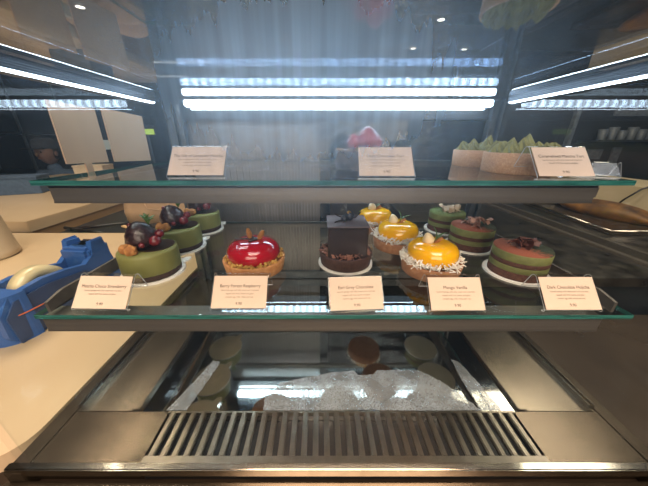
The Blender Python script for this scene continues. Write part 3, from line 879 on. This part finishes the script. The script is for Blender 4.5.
# ------------------------------------------------------------ frost / condensation on the pan
def film_mat():
    m, nt, out = newmat('frosted droplets')
    b = nt.nodes.new('ShaderNodeBsdfPrincipled'); b.inputs['Base Color'].default_value = srgb('b4bcc4'); b.inputs['Roughness'].default_value = 0.3
    t = nt.nodes.new('ShaderNodeBsdfTransparent')
    v = coords(nt)
    vo = nt.nodes.new('ShaderNodeTexVoronoi'); vo.inputs['Scale'].default_value = 620; nt.links.new(v, vo.inputs['Vector'])
    nz = nt.nodes.new('ShaderNodeTexNoise'); nz.inputs['Scale'].default_value = 30; nt.links.new(v, nz.inputs['Vector'])
    r = nt.nodes.new('ShaderNodeMapRange'); r.inputs['From Min'].default_value = 0.2; r.inputs['From Max'].default_value = 0.55
    r.inputs['To Min'].default_value = 0.02; r.inputs['To Max'].default_value = 0.62
    nt.links.new(vo.outputs['Distance'], r.inputs['Value'])
    a = nt.nodes.new('ShaderNodeMath'); a.operation = 'MULTIPLY'; nt.links.new(r.outputs[0], a.inputs[0])
    r2 = nt.nodes.new('ShaderNodeMapRange'); r2.inputs['From Min'].default_value = 0.3; r2.inputs['From Max'].default_value = 0.7; r2.inputs['To Min'].default_value = 0.35; r2.inputs['To Max'].default_value = 1.0
    nt.links.new(nz.outputs['Fac'], r2.inputs['Value']); nt.links.new(r2.outputs[0], a.inputs[1])
    mx = nt.nodes.new('ShaderNodeMixShader')
    nt.links.new(a.outputs[0], mx.inputs[0]); nt.links.new(t.outputs[0], mx.inputs[1]); nt.links.new(b.outputs[0], mx.inputs[2])
    nt.links.new(mx.outputs[0], out.inputs[0])
    return m
M['frost'] = film_mat()
def frost(pts, label):
    bm = bmesh.new()
    n = len(pts); fine = []
    for i in range(n):
        a = pts[i]; b = pts[(i + 1) % n]
        for k in range(6):
            u = k / 6
            x = a[0] + (b[0] - a[0]) * u; d = a[1] + (b[1] - a[1]) * u
            q = 0.006 * noise.noise(Vector((x * 30, d * 30, 0)))
            fine.append((x + q, d + q))
    va = [bm.verts.new(W(x, d, K + 0.0070)) for x, d in fine]; vb = [bm.verts.new(W(x, d, K + 0.0045)) for x, d in fine]
    bm.faces.new(va); bm.faces.new(vb[::-1])
    for i in range(len(fine)):
        j = (i + 1) % len(fine)
        bm.faces.new((va[i], va[j], vb[j], vb[i]))
    bmesh.ops.triangulate(bm, faces=[f for f in bm.faces if len(f.verts) > 4])
    tag(obj('frost_patch', bm, M['frost']), label, 'frost', kind='stuff')
frost([(-0.28, 0.83), (-0.29, 0.88), (-0.25, 0.93), (-0.22, 0.98), (-0.10, 1.01), (0.06, 1.045), (0.2, 1.06), (0.22, 1.03), (0.30, 1.03), (0.33, 1.06), (0.45, 1.065), (0.58, 1.06), (0.66, 1.0), (0.73, 0.93), (0.80, 0.83)],
      'broad white patch of frost on the dark pan behind the middle of the grille')
frost([(-0.76, 0.83), (-0.66, 0.83), (-0.635, 0.95), (-0.60, 1.12), (-0.65, 1.13), (-0.70, 0.98)], 'narrow left streak of frost running back from the grille')
frost([(0.80, 0.83), (0.90, 0.83), (0.88, 0.95), (0.84, 1.12), (0.80, 1.14), (0.79, 1.0)], 'narrow right streak of frost running back from the grille')

# ------------------------------------------------------------ left counter and what is on it
t = thing('service_counter', 'long cream-topped service counter beside the left glass of the display case', 'counter', (-3.6 * U, 2.0 * U, 0))
inv = Matrix.Translation(t.location).inverted()
def P2(o, t=t, inv=inv):
    o.parent = t; o.matrix_parent_inverse = inv; return o
def rounded_top(x0, x1, d0, d1, h, th, r, n=12):
    bm = bmesh.new()
    pts = [(x0, d0), ] + [(x1 - r + r * math.sin(a), d0 + r - r * math.cos(a)) for a in [PI / 2 * i / n for i in range(n + 1)]] + [(x1, d1), (x0, d1)]
    va = [bm.verts.new(W(a, b, h)) for a, b in pts]; vb = [bm.verts.new(W(a, b, h + th)) for a, b in pts]
    bm.faces.new(va); bm.faces.new(vb[::-1])
    for i in range(len(pts)):
        j = (i + 1) % len(pts); bm.faces.new((va[i], va[j], vb[j], vb[i]))
    return bm
P2(obj('counter_top', rounded_top(-9.0, -1.285, 0.60, 3.366, K, 0.09, 0.16), M['counter']))
P2(obj('counter_body', B((-9.0 * U, 0.72 * U, 0), (-1.33 * U, 3.34 * U, zz(K + 0.09))), M['casebody']))

# tape dispenser
TD = 0.0
t = thing('tape_dispenser', 'blue desk tape dispenser with amber roll on the left counter', 'tape dispenser', W(-2.03, 1.74, K), 1.47)
bm = bmesh.new()
# side profile extruded across the width (x length, z height)
prof = [(-0.125, 0.0), (0.085, 0.0), (0.092, 0.012), (0.086, 0.060), (0.074, 0.122), (0.046, 0.124), (0.040, 0.096), (0.020, 0.082), (-0.02, 0.090), (-0.06, 0.094), (-0.115, 0.088), (-0.135, 0.06), (-0.137, 0.02)]
for y0, y1 in ((-0.036, -0.024), (0.024, 0.036)):
    va = [bm.verts.new((x, y0, z)) for x, z in prof]; vb = [bm.verts.new((x, y1, z)) for x, z in prof]
    bm.faces.new(va); bm.faces.new(vb[::-1])
    for i in range(len(prof)):
        j = (i + 1) % len(prof); bm.faces.new((va[i], va[j], vb[j], vb[i]))
box(bm, (-0.13, -0.03, 0.0), (0.088, 0.03, 0.03), 0.003)
box(bm, (0.030, -0.034, 0.0), (0.088, 0.034, 0.112), 0.006)
hp = [(-0.095, -0.042)] + [(-0.095 - 0.046 * math.sin(a), -0.042 * math.cos(a)) for a in [PI * i / 16 for i in range(1, 16)]] + [(-0.095, 0.042)]
va = [bm.verts.new((x, y, 0)) for x, y in hp]; vb = [bm.verts.new((x * 0.985, y * 0.97, 0.090)) for x, y in hp]
bm.faces.new(va); bm.faces.new(vb[::-1])
for i in range(len(hp)):
    j = (i + 1) % len(hp); bm.faces.new((va[i], va[j], vb[j], vb[i]))
obj('body', bm, M['bluepl'], t)
bm = bmesh.new()
prof2 = [(-0.128, 0.004), (0.010, 0.004), (0.028, 0.02), (0.030, 0.055), (0.012, 0.072), (-0.06, 0.082), (-0.112, 0.078), (-0.130, 0.055)]
for y0, y1 in ((-0.0395, -0.0365), (0.0365, 0.0395)):
    va = [bm.verts.new((x, y0, z)) for x, z in prof2]; vb = [bm.verts.new((x, y1, z)) for x, z in prof2]
    bm.faces.new(va); bm.faces.new(vb[::-1])
    for i in range(len(prof2)):
        j = (i + 1) % len(prof2); bm.faces.new((va[i], va[j], vb[j], vb[i]))
obj('side_cheek', bm, M['bluepl_d'], t)
bm = bmesh.new()
q = bmesh.new(); lathe(q, [(0.022, -0.012), (0.045, -0.012), (0.045, 0.012), (0.022, 0.012), (0.022, -0.012)], 40, caps=False)
merge(bm, q, rotm((-0.045, 0, 0.062), PI / 2, 0, 0))
obj('tape_roll', bm, M['tape'], t, True)
bm = bmesh.new()
box(bm, (0.046, -0.015, 0.1135), (0.074, 0.015, 0.116)); 
for k in range(10):
    box(bm, (0.0725, -0.015 + k * 0.003, 0.114), (0.0755, -0.0135 + k * 0.003, 0.1185))
obj('cutter_blade', bm, M['chrome'], t)
for y in (-0.036, 0.036):
    obj('cutter_ear', box(bmesh.new(), (0.046, y - 0.007 if y > 0 else y, 0.110), (0.076, y if y > 0 else y + 0.007, 0.127), 0.002), M['bluepl'], t)
bm = bmesh.new()
tube(bm, [(0.02, -0.0405, 0.050), (-0.06, -0.043, 0.051)] + [(-0.095 - 0.0465 * math.sin(a), -0.0428 * math.cos(a), 0.052) for a in [PI * i / 20 for i in range(0, 21)]] + [(-0.06, 0.043, 0.051), (0.02, 0.0405, 0.050)], 0.0011)
obj('rubber_band', bm, M['orange'], t, True)

# cream tub at far left
bm = bmesh.new()
lathe(bm, [(0, 0), (0.072, 0), (0.080, 0.006), (0.078, 0.02), (0.070, 0.12), (0.064, 0.17), (0.058, 0.20), (0.060, 0.205), (0.060, 0.22), (0, 0.22)], 48, caps=False)
tub = obj('plastic_jug', bm, M['jar'], None, True, loc=W(-3.80, 2.55, K))
tag(tub, 'tall tapering cream jug at the left edge, on the cream counter', 'jug')

# blank cards hung outside the left glass, with a clip between and a strip below
def hung(d0, d1, h0, h1, lab, tilt):
    bm = B((-0.0008, d0 * U, zz(h1)), (0.0008, d1 * U, zz(h0)))
    c = Vector((0, (d0 + d1) / 2 * U, zz((h0 + h1) / 2)))
    bmesh.ops.transform(bm, matrix=Matrix.Translation(c) @ Matrix.Rotation(tilt, 4, 'X') @ Matrix.Translation(-c), verts=bm.verts)
    return tag(obj('notice_card', bm, M['paper'], None, loc=((XL - 0.012 - 0.012) * U, 0, 0)), lab, 'card', 'blank cards on the left glass')
hung(1.235, 1.485, -0.158, 0.110, 'larger blank tan card taped outside the left glass, nearer the viewer', -0.04)
hung(1.53, 1.86, -0.155, 0.125, 'blank tan card on the left glass, nearer the back post', -0.05)
tag(obj('bracket_clip', CB(XL - 0.045, XL - 0.024, 1.44, 1.60, 0.00, 0.05, 0.001), M['jar']), 'small clear plastic clip between the two tan cards', 'clip')
tag(obj('paper_strip', CB(XL - 0.026, XL - 0.020, 1.325, 1.365, 0.11, 0.19), M['paper']), 'narrow tan paper strip hanging below the nearer tan card', 'paper strip')

# back counters behind
def unit(name, lab, cat, x0, x1, d0, d1, h0, hb, mtop, mbody):
    t = thing(name, lab, cat, (( x0 + x1) / 2 * U, (d0 + d1) / 2 * U, 0))
    inv = Matrix.Translation(t.location).inverted()
    a = obj('worktop', CB(x0, x1, d0, d1, h0, hb, 0.002), mtop); b = obj('cabinet', B(((x0 + .03) * U, (d0 + .03) * U, 0), ((x1 - .03) * U, (d1 - .03) * U, zz(hb))), mbody)
    for o in (a, b): o.parent = t; o.matrix_parent_inverse = inv
    return t
unit('back_counter', 'cream-topped back counter with tan side running away behind the left counter', 'counter', -9.0, -4.25, 3.45, 9.0, 1.09, 1.26, M['counter'], M['counter_edge'])
unit('prep_table', 'low dark prep table with tools lying on it behind the left counter', 'table', -4.15, -1.0, 3.45, 5.6, 1.36, 1.42, M['dark'], M['casebody'])

# kraft bag (open box) on the prep table
t = thing('paper_bag', 'crumpled brown kraft paper bag standing open on the dark prep table', 'paper bag', W(-2.85, 4.45, 1.36), 0.2)
bm = bmesh.new()
hw, hd, hh = 0.135, 0.06, 0.12
ring = []
for z, s in ((0, 1.0), (hh * 0.5, 1.03), (hh * 0.85, 1.0), (hh, 1.04)):
    row = []
    n = 40
    for i in range(n):
        u = i / n * 4; k = int(u); f = u - k
        c = [(-1, -1), (1, -1), (1, 1), (-1, 1), (-1, -1)]
        x = c[k][0] + (c[k + 1][0] - c[k][0]) * f; y = c[k][1] + (c[k + 1][1] - c[k][1]) * f
        j = 0.006 * noise.noise(Vector((x * 3, y * 3, z * 30)))
        zr = z + (0.014 * noise.noise(Vector((x * 2.5, y * 2.5, 5))) if z > 0.1 else 0)
        row.append(bm.verts.new((x * hw * s + j, y * hd * s + j, zr)))
    ring.append(row)
for A, Q in zip(ring, ring[1:]):
    for i in range(40): bm.faces.new((A[i], A[(i + 1) % 40], Q[(i + 1) % 40], Q[i]))
bm.faces.new(ring[0][::-1])
o = obj('bag_body', bm, M['kraft'], t, True)
bag = o
sm = o.modifiers.new('thickness', 'SOLIDIFY'); sm.thickness = 0.0015
bm = bmesh.new()
tube(bm, [(-0.05, -0.061, 0.10), (-0.045, -0.066, 0.075), (0.0, -0.069, 0.066), (0.045, -0.066, 0.075), (0.05, -0.061, 0.10)], 0.002)
obj('bag_handle', bm, M['kraft'], bag, True)
tag(obj('wooden_stick', box(bmesh.new(), (-0.15, -0.008, 0), (0.15, 0.008, 0.008), 0.002), M['wood'], None, loc=W(-2.85, 3.72, 1.36) + Vector((0, 0, 0.001)), rot=(0, 0.0, -0.55)), 'pale flat stick lying in front of the kraft bag', 'stick')
for (x, d, rz, lab) in ((-3.75, 3.75, -0.3, 'black tool handle lying crosswise nearer the jug'), (-3.62, 4.0, 0.45, 'black tool handle lying across the other one')):
    bm = bmesh.new(); tube(bm, [(-0.12, 0, 0.008), (-0.02, 0, 0.009), (0.05, 0, 0.010), (0.12, 0, 0.008)], 0.007, 0.005)
    tag(obj('tool_handle', bm, M['black'], None, True, loc=W(x, d, 1.36) + Vector((0, 0, 0.0)), rot=(0, 0, rz)), lab, 'utensil')

# pale boxes and papers on the far-left back counter
for i, (x, d, w, l, hh, c, lab) in enumerate(((-4.9, 6.2, 0.20, 0.16, 0.10, 'greyitem', 'pale carton nearest the case on the back counter'), (-6.0, 6.9, 0.18, 0.14, 0.12, 'jar', 'cream carton standing behind the pale one'), (-6.6, 5.6, 0.22, 0.14, 0.09, 'jacket', 'blue carton on the back counter farther left'))):
    bm = bmesh.new(); box(bm, (-w / 2, -l / 2, 0), (w / 2, l / 2, hh), 0.003)
    t = tag(obj('carton', bm, M[c], None, loc=W(x, d, 1.09), rot=(0, 0, 0.2 * i)), lab, 'carton')
    bm = bmesh.new(); box(bm, (-w / 2 - 0.002, -l / 2 - 0.002, hh), (w / 2 + 0.002, l / 2 + 0.002, hh + 0.012), 0.002)
    obj('carton_lid', bm, M[c], t)

# ------------------------------------------------------------ right bench
t = thing('steel_bench', 'long stainless steel prep bench with grooved rails beyond the right glass', 'bench', (4.0 * U, 3.9 * U, 0))
inv = Matrix.Translation(t.location).inverted()
def P3(o):
    o.parent = t; o.matrix_parent_inverse = inv; return o
P3(obj('bench_top', CB(1.45, 3.42, 2.10, 6.5, K, K + 0.10, 0.0015), M['steel_bench']))
P3(obj('bench_cabinet', B((1.48 * U, 2.2 * U, 0), (6.9 * U, 6.4 * U, zz(K + 0.12))), M['dark']))
bm = bmesh.new()
CB(3.42, 3.50, 2.10, 6.5, K - 0.03, K + 0.10, 0.001, bm=bm); CB(3.72, 3.78, 2.10, 6.5, K - 0.03, K + 0.10, 0.001, bm=bm)
P3(obj('bench_rail', bm, M['steel']))
P3(obj('rail_slot', CB(3.50, 3.72, 2.10, 6.5, K + 0.05, K + 0.11), M['black']))
P3(obj('rear_shelf', CB(3.78, 6.9, 2.10, 6.5, K - 0.02, K + 0.11, 0.0015), M['steel_bench']))
# tray with loaf
t = thing('baking_tray', 'shallow steel tray on the far side of the steel bench', 'tray', W(4.7, 4.15, K - 0.023), -0.08)
bm = bmesh.new()
box(bm, (-0.17, -0.26, 0), (0.17, 0.26, 0.002))
for a, b in (((-0.172, -0.26, 0), (-0.168, 0.26, 0.016)), ((0.168, -0.26, 0), (0.172, 0.26, 0.016)), ((-0.17, -0.262, 0), (0.17, -0.258, 0.016)), ((-0.17, 0.258, 0), (0.17, 0.262, 0.016))):
    box(bm, a, b)
obj('tray_body', bm, M['steel_side'], t)
bm = bmesh.new(); tube(bm, [(-0.172, -0.262, 0.016), (0.172, -0.262, 0.016), (0.172, 0.262, 0.016), (-0.172, 0.262, 0.016), (-0.172, -0.262, 0.016)], 0.003)
obj('rolled_rim', bm, M['chrome'], t, True)
bm = bmesh.new(); blob(bm, (0, 0, 0.0), 0.1, 0.2, 12, 4, (0.95, 2.1, 0.42))
for v in bm.verts: v.co.z = max(v.co.z, -0.02)
o = obj('bread_loaf', bm, M['bread'], None, True, loc=W(4.95, 4.25, K - 0.02) + Vector((0, 0, 0.024)), rot=(0, 0, 0.1))
tag(o, 'long golden brown baked loaf lying on the tray beyond the right glass', 'bread')
# cream upstand box behind
t = tag(obj('cream_cabinet', CB(5.75, 6.85, 2.6, 6.4, 0.78, 1.205, 0.002), M['creamwall']), 'cream box unit with flat top standing at the back of the steel bench', 'cabinet')
bm = bmesh.new(); tube(bm, [W(5.5, 4.6, 1.19), W(5.52, 4.5, 1.0), W(5.62, 4.4, 0.80), W(5.75, 4.35, 0.72), W(6.1, 4.35, 0.60), W(6.35, 4.4, 0.38), W(6.7, 4.5, 0.25)], 0.004)
tag(obj('power_cable', bm, M['black'], None, True), 'thin dark cable looping over the cream box unit', 'cable')

# dark glossy low counter, lower right
unit('dark_counter', 'low dark glossy counter in the lower right corner beside the case', 'counter', 1.44, 8.0, 0.3, 2.05, 1.62, 1.70, M['browngloss'], M['dark'])

# far right: wall shelf with cups, notices, post
t = thing('wall_shelf', 'dark wall shelf carrying cups at the far right', 'shelf', W(8.3, 8.35, -0.02))
inv = Matrix.Translation(t.location).inverted()
for nme, b_ in (('shelf_board', CB(8.2, 10.6, 8.0, 8.6, 0.0, 0.05)), ('back_panel', CB(5.4, 11.0, 8.6, 8.75, -1.5, 4.5))):
    o = obj(nme, b_, M['frame'] if nme == 'shelf_board' else M['wall']); o.parent = t; o.matrix_parent_inverse = inv
for i in range(7):
    hgt = [0.10, 0.12, 0.09, 0.12, 0.10, 0.08, 0.11][i]
    bm = bmesh.new()
    lathe(bm, [(0, 0), (0.024, 0), (0.027, 0.004), (0.032, hgt * .8), (0.029, hgt * .8), (0.024, 0.006), (0, 0.006)], 24, caps=False)
    o = tag(obj('cup', bm, M['greyitem'], None, True, loc=W(8.55 + i * 0.29, 8.25, 0.0)), 'dull pale cup in the row on the far right wall shelf', 'cup', 'cups on the wall shelf')
for i, (x, w, h0, h1) in enumerate(((8.25, 0.26, 0.22, 0.66), (8.85, 0.50, 0.28, 0.58), (9.55, 0.28, 0.22, 0.72))):
    lab = ['narrow grey notice left of the three below the far shelf', 'wide grey notice in the middle below the far shelf', 'narrow grey notice right of the three below the far shelf'][i]
    tag(obj('notice', CB(x - w / 2, x + w / 2, 8.56, 8.595, h0, h1), M['greyframe']), lab, 'notice')
tag(obj('steel_upright', CB(7.75, 7.87, 8.45, 8.58, -1.1, 0.3), M['greyframe']), 'pale vertical upright left of the far right cup shelf', 'post')
tag(obj('menu_board', CB(9.0, 10.3, 8.55, 8.595, -0.85, -0.68), M['greyframe']), 'pale strip board high above the far right cups', 'sign')

# far left: dark shelving, lit signs, seated person
t = thing('storage_rack', 'dark storage rack standing against the far left side of the shop', 'rack', (-4.2, 3.6, 0))
bm = bmesh.new()
for z in (0.3, 0.8, 1.3, 1.8): box(bm, (-0.6, -0.3, z), (0.6, 0.3, z + 0.03))
obj('shelf_board', bm, M['dark'], t)
for sx in (-0.6, 0.58):
    for sy in (-0.3, 0.28): obj('upright', B((sx, sy, 0), (sx + 0.02, sy + 0.02, 1.95)), M['frame'], t)
o = obj('exit_sign', box(bmesh.new(), (-0.13, -0.02, -0.05), (0.13, 0.02, 0.05), 0.004), M['black'], None, loc=(-2.70, 4.9, 1.47 - 0.0), rot=(0, 0, -0.2))
o.location = W(-7.0, 11.0, -0.36)
tag(o, 'small lit yellow-green sign seen through the left glass near the back post', 'sign')
obj('sign_face', box(bmesh.new(), (-0.122, -0.023, -0.042), (0.122, -0.019, 0.012)), M['greensign'], o)
tag(obj('sign_post', B(W(-7.03, 11.04, -0.2), Vector((-6.97 * U, 11.1 * U, 0))), M['frame']), 'thin grey post carrying the small lit sign', 'post')

# seated person with cap, far left
def person():
    px, py = W(-9.97, 9.9, 0).x, W(-9.97, 9.9, 0).y
    t = thing('person', 'person in a dark cap and blue grey jacket sitting at the dim far left', 'person', (px, py, 0), 0.0)
    J = {'pel': (0, 0, .50), 'sp': (0, -.01, .66), 'ch': (0, -.02, .83), 'nk': (0, -.03, .95), 'hd': (0, -.045, 1.02),
         'ls': (.17, -.02, .90), 'le': (.21, -.06, .66), 'lw': (.15, -.26, .60), 'rs': (-.17, -.02, .90), 're': (-.21, -.06, .66), 'rw': (-.15, -.26, .60),
         'lh': (.10, -.02, .48), 'lk': (.12, -.42, .48), 'la': (.12, -.44, .09), 'lt': (.13, -.58, .04), 'rh': (-.10, -.02, .48), 'rk': (-.12, -.42, .48), 'ra': (-.12, -.44, .09), 'rt': (-.13, -.58, .04)}
    Rr = {'pel': .14, 'sp': .125, 'ch': .14, 'nk': .055, 'hd': .055, 'ls': .06, 'le': .045, 'lw': .03, 'rs': .06, 're': .045, 'rw': .03, 'lh': .095, 'lk': .06, 'la': .042, 'lt': .03, 'rh': .095, 'rk': .06, 'ra': .042, 'rt': .03}
    E_ = [('pel', 'sp'), ('sp', 'ch'), ('ch', 'nk'), ('nk', 'hd'), ('ch', 'ls'), ('ls', 'le'), ('le', 'lw'), ('ch', 'rs'), ('rs', 're'), ('re', 'rw'), ('pel', 'lh'), ('lh', 'lk'), ('lk', 'la'), ('la', 'lt'), ('pel', 'rh'), ('rh', 'rk'), ('rk', 'ra'), ('ra', 'rt')]
    ks = list(J)
    me = bpy.data.meshes.new('body')
    me.from_pydata([J[k] for k in ks], [(ks.index(a), ks.index(b)) for a, b in E_], [])
    o = bpy.data.objects.new('body', me); link(o, t)
    sk = o.modifiers.new('skin', 'SKIN'); sk.use_smooth_shade = True
    for i, k in enumerate(ks):
        v = me.skin_vertices[0].data[i]; v.radius = (Rr[k], Rr[k] * 0.8 if k in ('sp', 'ch', 'pel') else Rr[k]); v.use_root = (k == 'pel')
    o.modifiers.new('sub', 'SUBSURF').levels = 1
    me.materials.append(M['jacket'])
    bm = bmesh.new()
    q = bmesh.new(); bmesh.ops.create_uvsphere(q, u_segments=24, v_segments=18, radius=0.1)
    for v in q.verts:
        v.co.x *= 0.78; v.co.z *= 1.15
        if v.co.z < 0: v.co.x *= 1 + v.co.z * 2.2; v.co.y *= 1 + v.co.z * 1.2
    merge(bm, q, Matrix.Translation((0, -0.05, 1.12)))
    blob(bm, (0, -0.155, 1.105), 0.016, 0, 1, 2, (0.8, 1, 1.4)); blob(bm, (.078, -0.045, 1.11), 0.022, 0, 1, 2, (0.4, 0.8, 1.2)); blob(bm, (-.078, -0.045, 1.11), 0.022, 0, 1, 2, (0.4, 0.8, 1.2))
    blob(bm, (0, -0.142, 1.065), 0.018, 0, 1, 2, (1.3, 0.4, 0.35))
    obj('head', bm, M['skin'], t, True)
    bm = bmesh.new()
    for s in (-1, 1): blob(bm, (s * 0.03, -0.138, 1.125), 0.009, 0, 1, 2)
    obj('eye', bm, M['black'], t, True)
    bm = bmesh.new()
    blob(bm, (0, -0.03, 1.13), 0.098, 0.05, 30, 3, (0.85, 0.95, 1.0))
    for v in bm.verts:
        if v.co.y < -0.08: v.co.y = -0.08 + (v.co.y + 0.08) * 0.1
    obj('hair', bm, M['hair'], t, True)
    bm = bmesh.new()
    lathe(bm, [(0.102, 1.155), (0.108, 1.16), (0.106, 1.20), (0.09, 1.235), (0.05, 1.252), (0, 1.255)], 32, caps=False)
    for v in bm.verts: v.co.y = v.co.y - 0.045; v.co.x *= 0.86
    box(bm, (-0.07, -0.225, 1.152), (0.07, -0.125, 1.160), 0.003)
    obj('cap', bm, M['navy'], t, True)
    for s in (-1, 1):
        bm = bmesh.new(); blob(bm, (s * 0.145, -0.295, 0.60), 0.035, 0, 1, 2, (0.8, 1.2, 0.45))
        for k in range(4):
            tube(bm, [(s * (0.125 + 0.014 * k), -0.32, 0.60), (s * (0.124 + 0.014 * k), -0.355, 0.595), (s * (0.124 + 0.014 * k), -0.375 + 0.004 * abs(k - 1), 0.58)], 0.008, 0.006, 8)
        tube(bm, [(s * 0.118, -0.29, 0.60), (s * 0.095, -0.315, 0.59), (s * 0.09, -0.335, 0.585)], 0.009, 0.007, 8)
        obj('hand', bm, M['skin'], t, True)
    s = thing('stool', 'dark round stool under the seated person at far left', 'stool', (px, py + 0.02, 0))
    bm = bmesh.new(); lathe(bm, [(0, 0.30), (0.15, 0.30), (0.16, 0.312), (0.15, 0.33), (0, 0.33)], 32, caps=False)
    obj('seat', bm, M['black'], s, True)
    for k in range(4):
        a = PI / 4 + k * PI / 2
        bm = bmesh.new(); tube(bm, [(0.12 * math.cos(a), 0.12 * math.sin(a), 0.305), (0.17 * math.cos(a), 0.17 * math.sin(a), 0.0)], 0.012)
        obj('leg', bm, M['frame'], s, True)
person()

# ------------------------------------------------------------ shop lamps (real fittings in the ceiling) and added fill
def downlight(x, y, lab, power, col=(1, 0.8, 0.58)):
    t = thing('downlight', lab, 'ceiling light', (x, y, ZC - 0.001))
    bm = bmesh.new(); lathe(bm, [(0.05, 0), (0.062, -0.001), (0.062, -0.008), (0.048, -0.008), (0.048, 0)], 32, caps=False)
    obj('trim_ring', bm, M['frame'], t, True)
    bm = bmesh.new(); lathe(bm, [(0, -0.002), (0.046, -0.002), (0.046, -0.004), (0, -0.004)], 32, caps=False)
    obj('lamp', bm, M['warm'], t)
    li = bpy.data.lights.new('downlight_lamp', 'SPOT'); li.energy = power; li.color = col; li.spot_size = 2.3; li.spot_blend = 0.8; li.shadow_soft_size = 0.05
    lo = bpy.data.objects.new('light_source', li); lo.location = (x, y, ZC - 0.02); ROOT.objects.link(lo)
    return t
DL = [(-2.95, 3.95, 'downlight farthest left, above the back counter'), (1.65, 4.3, 'downlight seen nearest above the upper shelf centre'),
      (1.67, 5.45, 'smaller downlight behind the nearest one'), (2.6, 5.5, 'downlight right of the smaller pair'), (2.3, 7.7, 'faint far downlight on the left of its pair'), (3.6, 7.7, 'faint far downlight on the right of its pair')]
for x, y, lab in DL: downlight(x, y, lab, 16)
for (x, y, lab) in ((-2.9, 6.3, 'thin linear lamp on the ceiling at far left, nearer'), (-4.0, 7.6, 'thin linear lamp on the ceiling at far left, farther')):
    tag(obj('linear_lamp', B((x - 0.6, y - 0.02, ZC - 0.02), (x + 0.6, y + 0.02, ZC)), M['cool']), lab, 'ceiling light')

def area(name, loc, size, energy, col, rot=(0, 0, 0), sy=None):
    li = bpy.data.lights.new(name, 'AREA'); li.energy = energy; li.color = col; li.size = size
    if sy: li.shape = 'RECTANGLE'; li.size_y = sy
    o = bpy.data.objects.new(name, li); o.location = loc; o.rotation_euler = rot; ROOT.objects.link(o)
    return o
# warm ceiling panels in front of the case and over the left counter, plus an added fill
area('customer_side_light', (0.2, -0.9, ZC - 0.05), 1.4, 75, (1, 0.79, 0.60))
area('front_fill', (0.0, -2.6, 1.7), 2.4, 60, (1, 0.80, 0.62), (PI / 2, 0, 0), 1.6)  # unseen fill added behind the camera, lifts undersides and dark tones
area('counter_light', (-1.0, 0.9, ZC - 0.05), 0.8, 38, (1, 0.79, 0.60))
area('bench_light', (1.6, 1.2, ZC - 0.05), 0.8, 15, (1, 0.84, 0.66))

w = bpy.data.worlds.new('world'); sc.world = w; w.use_nodes = True
w.node_tree.nodes['Background'].inputs[0].default_value = (0.8, 0.85, 1.0, 1); w.node_tree.nodes['Background'].inputs[1].default_value = 0.05

# ------------------------------------------------------------ camera
cam = bpy.data.cameras.new('camera'); cam.lens = 250 / 648 * 36; cam.sensor_width = 36
cam.clip_start = 0.005
co = bpy.data.objects.new('camera', cam); ROOT.objects.link(co)
co.location = (0, 0, EYE)
pitch = math.atan(103 / 250)
co.rotation_euler = (PI / 2 - pitch, 0, 0)
cam.shift_x = 4 / 648
sc.camera = co
sc.view_settings.view_transform = 'Standard'; sc.view_settings.look = 'None'; sc.view_settings.gamma = 1
sc.view_settings.exposure = 0.0
sc.cycles.use_denoising = True
sc.cycles.max_bounces = 16; sc.cycles.transparent_max_bounces = 24; sc.cycles.glossy_bounces = 6
sc.cycles.sample_clamp_indirect = 4
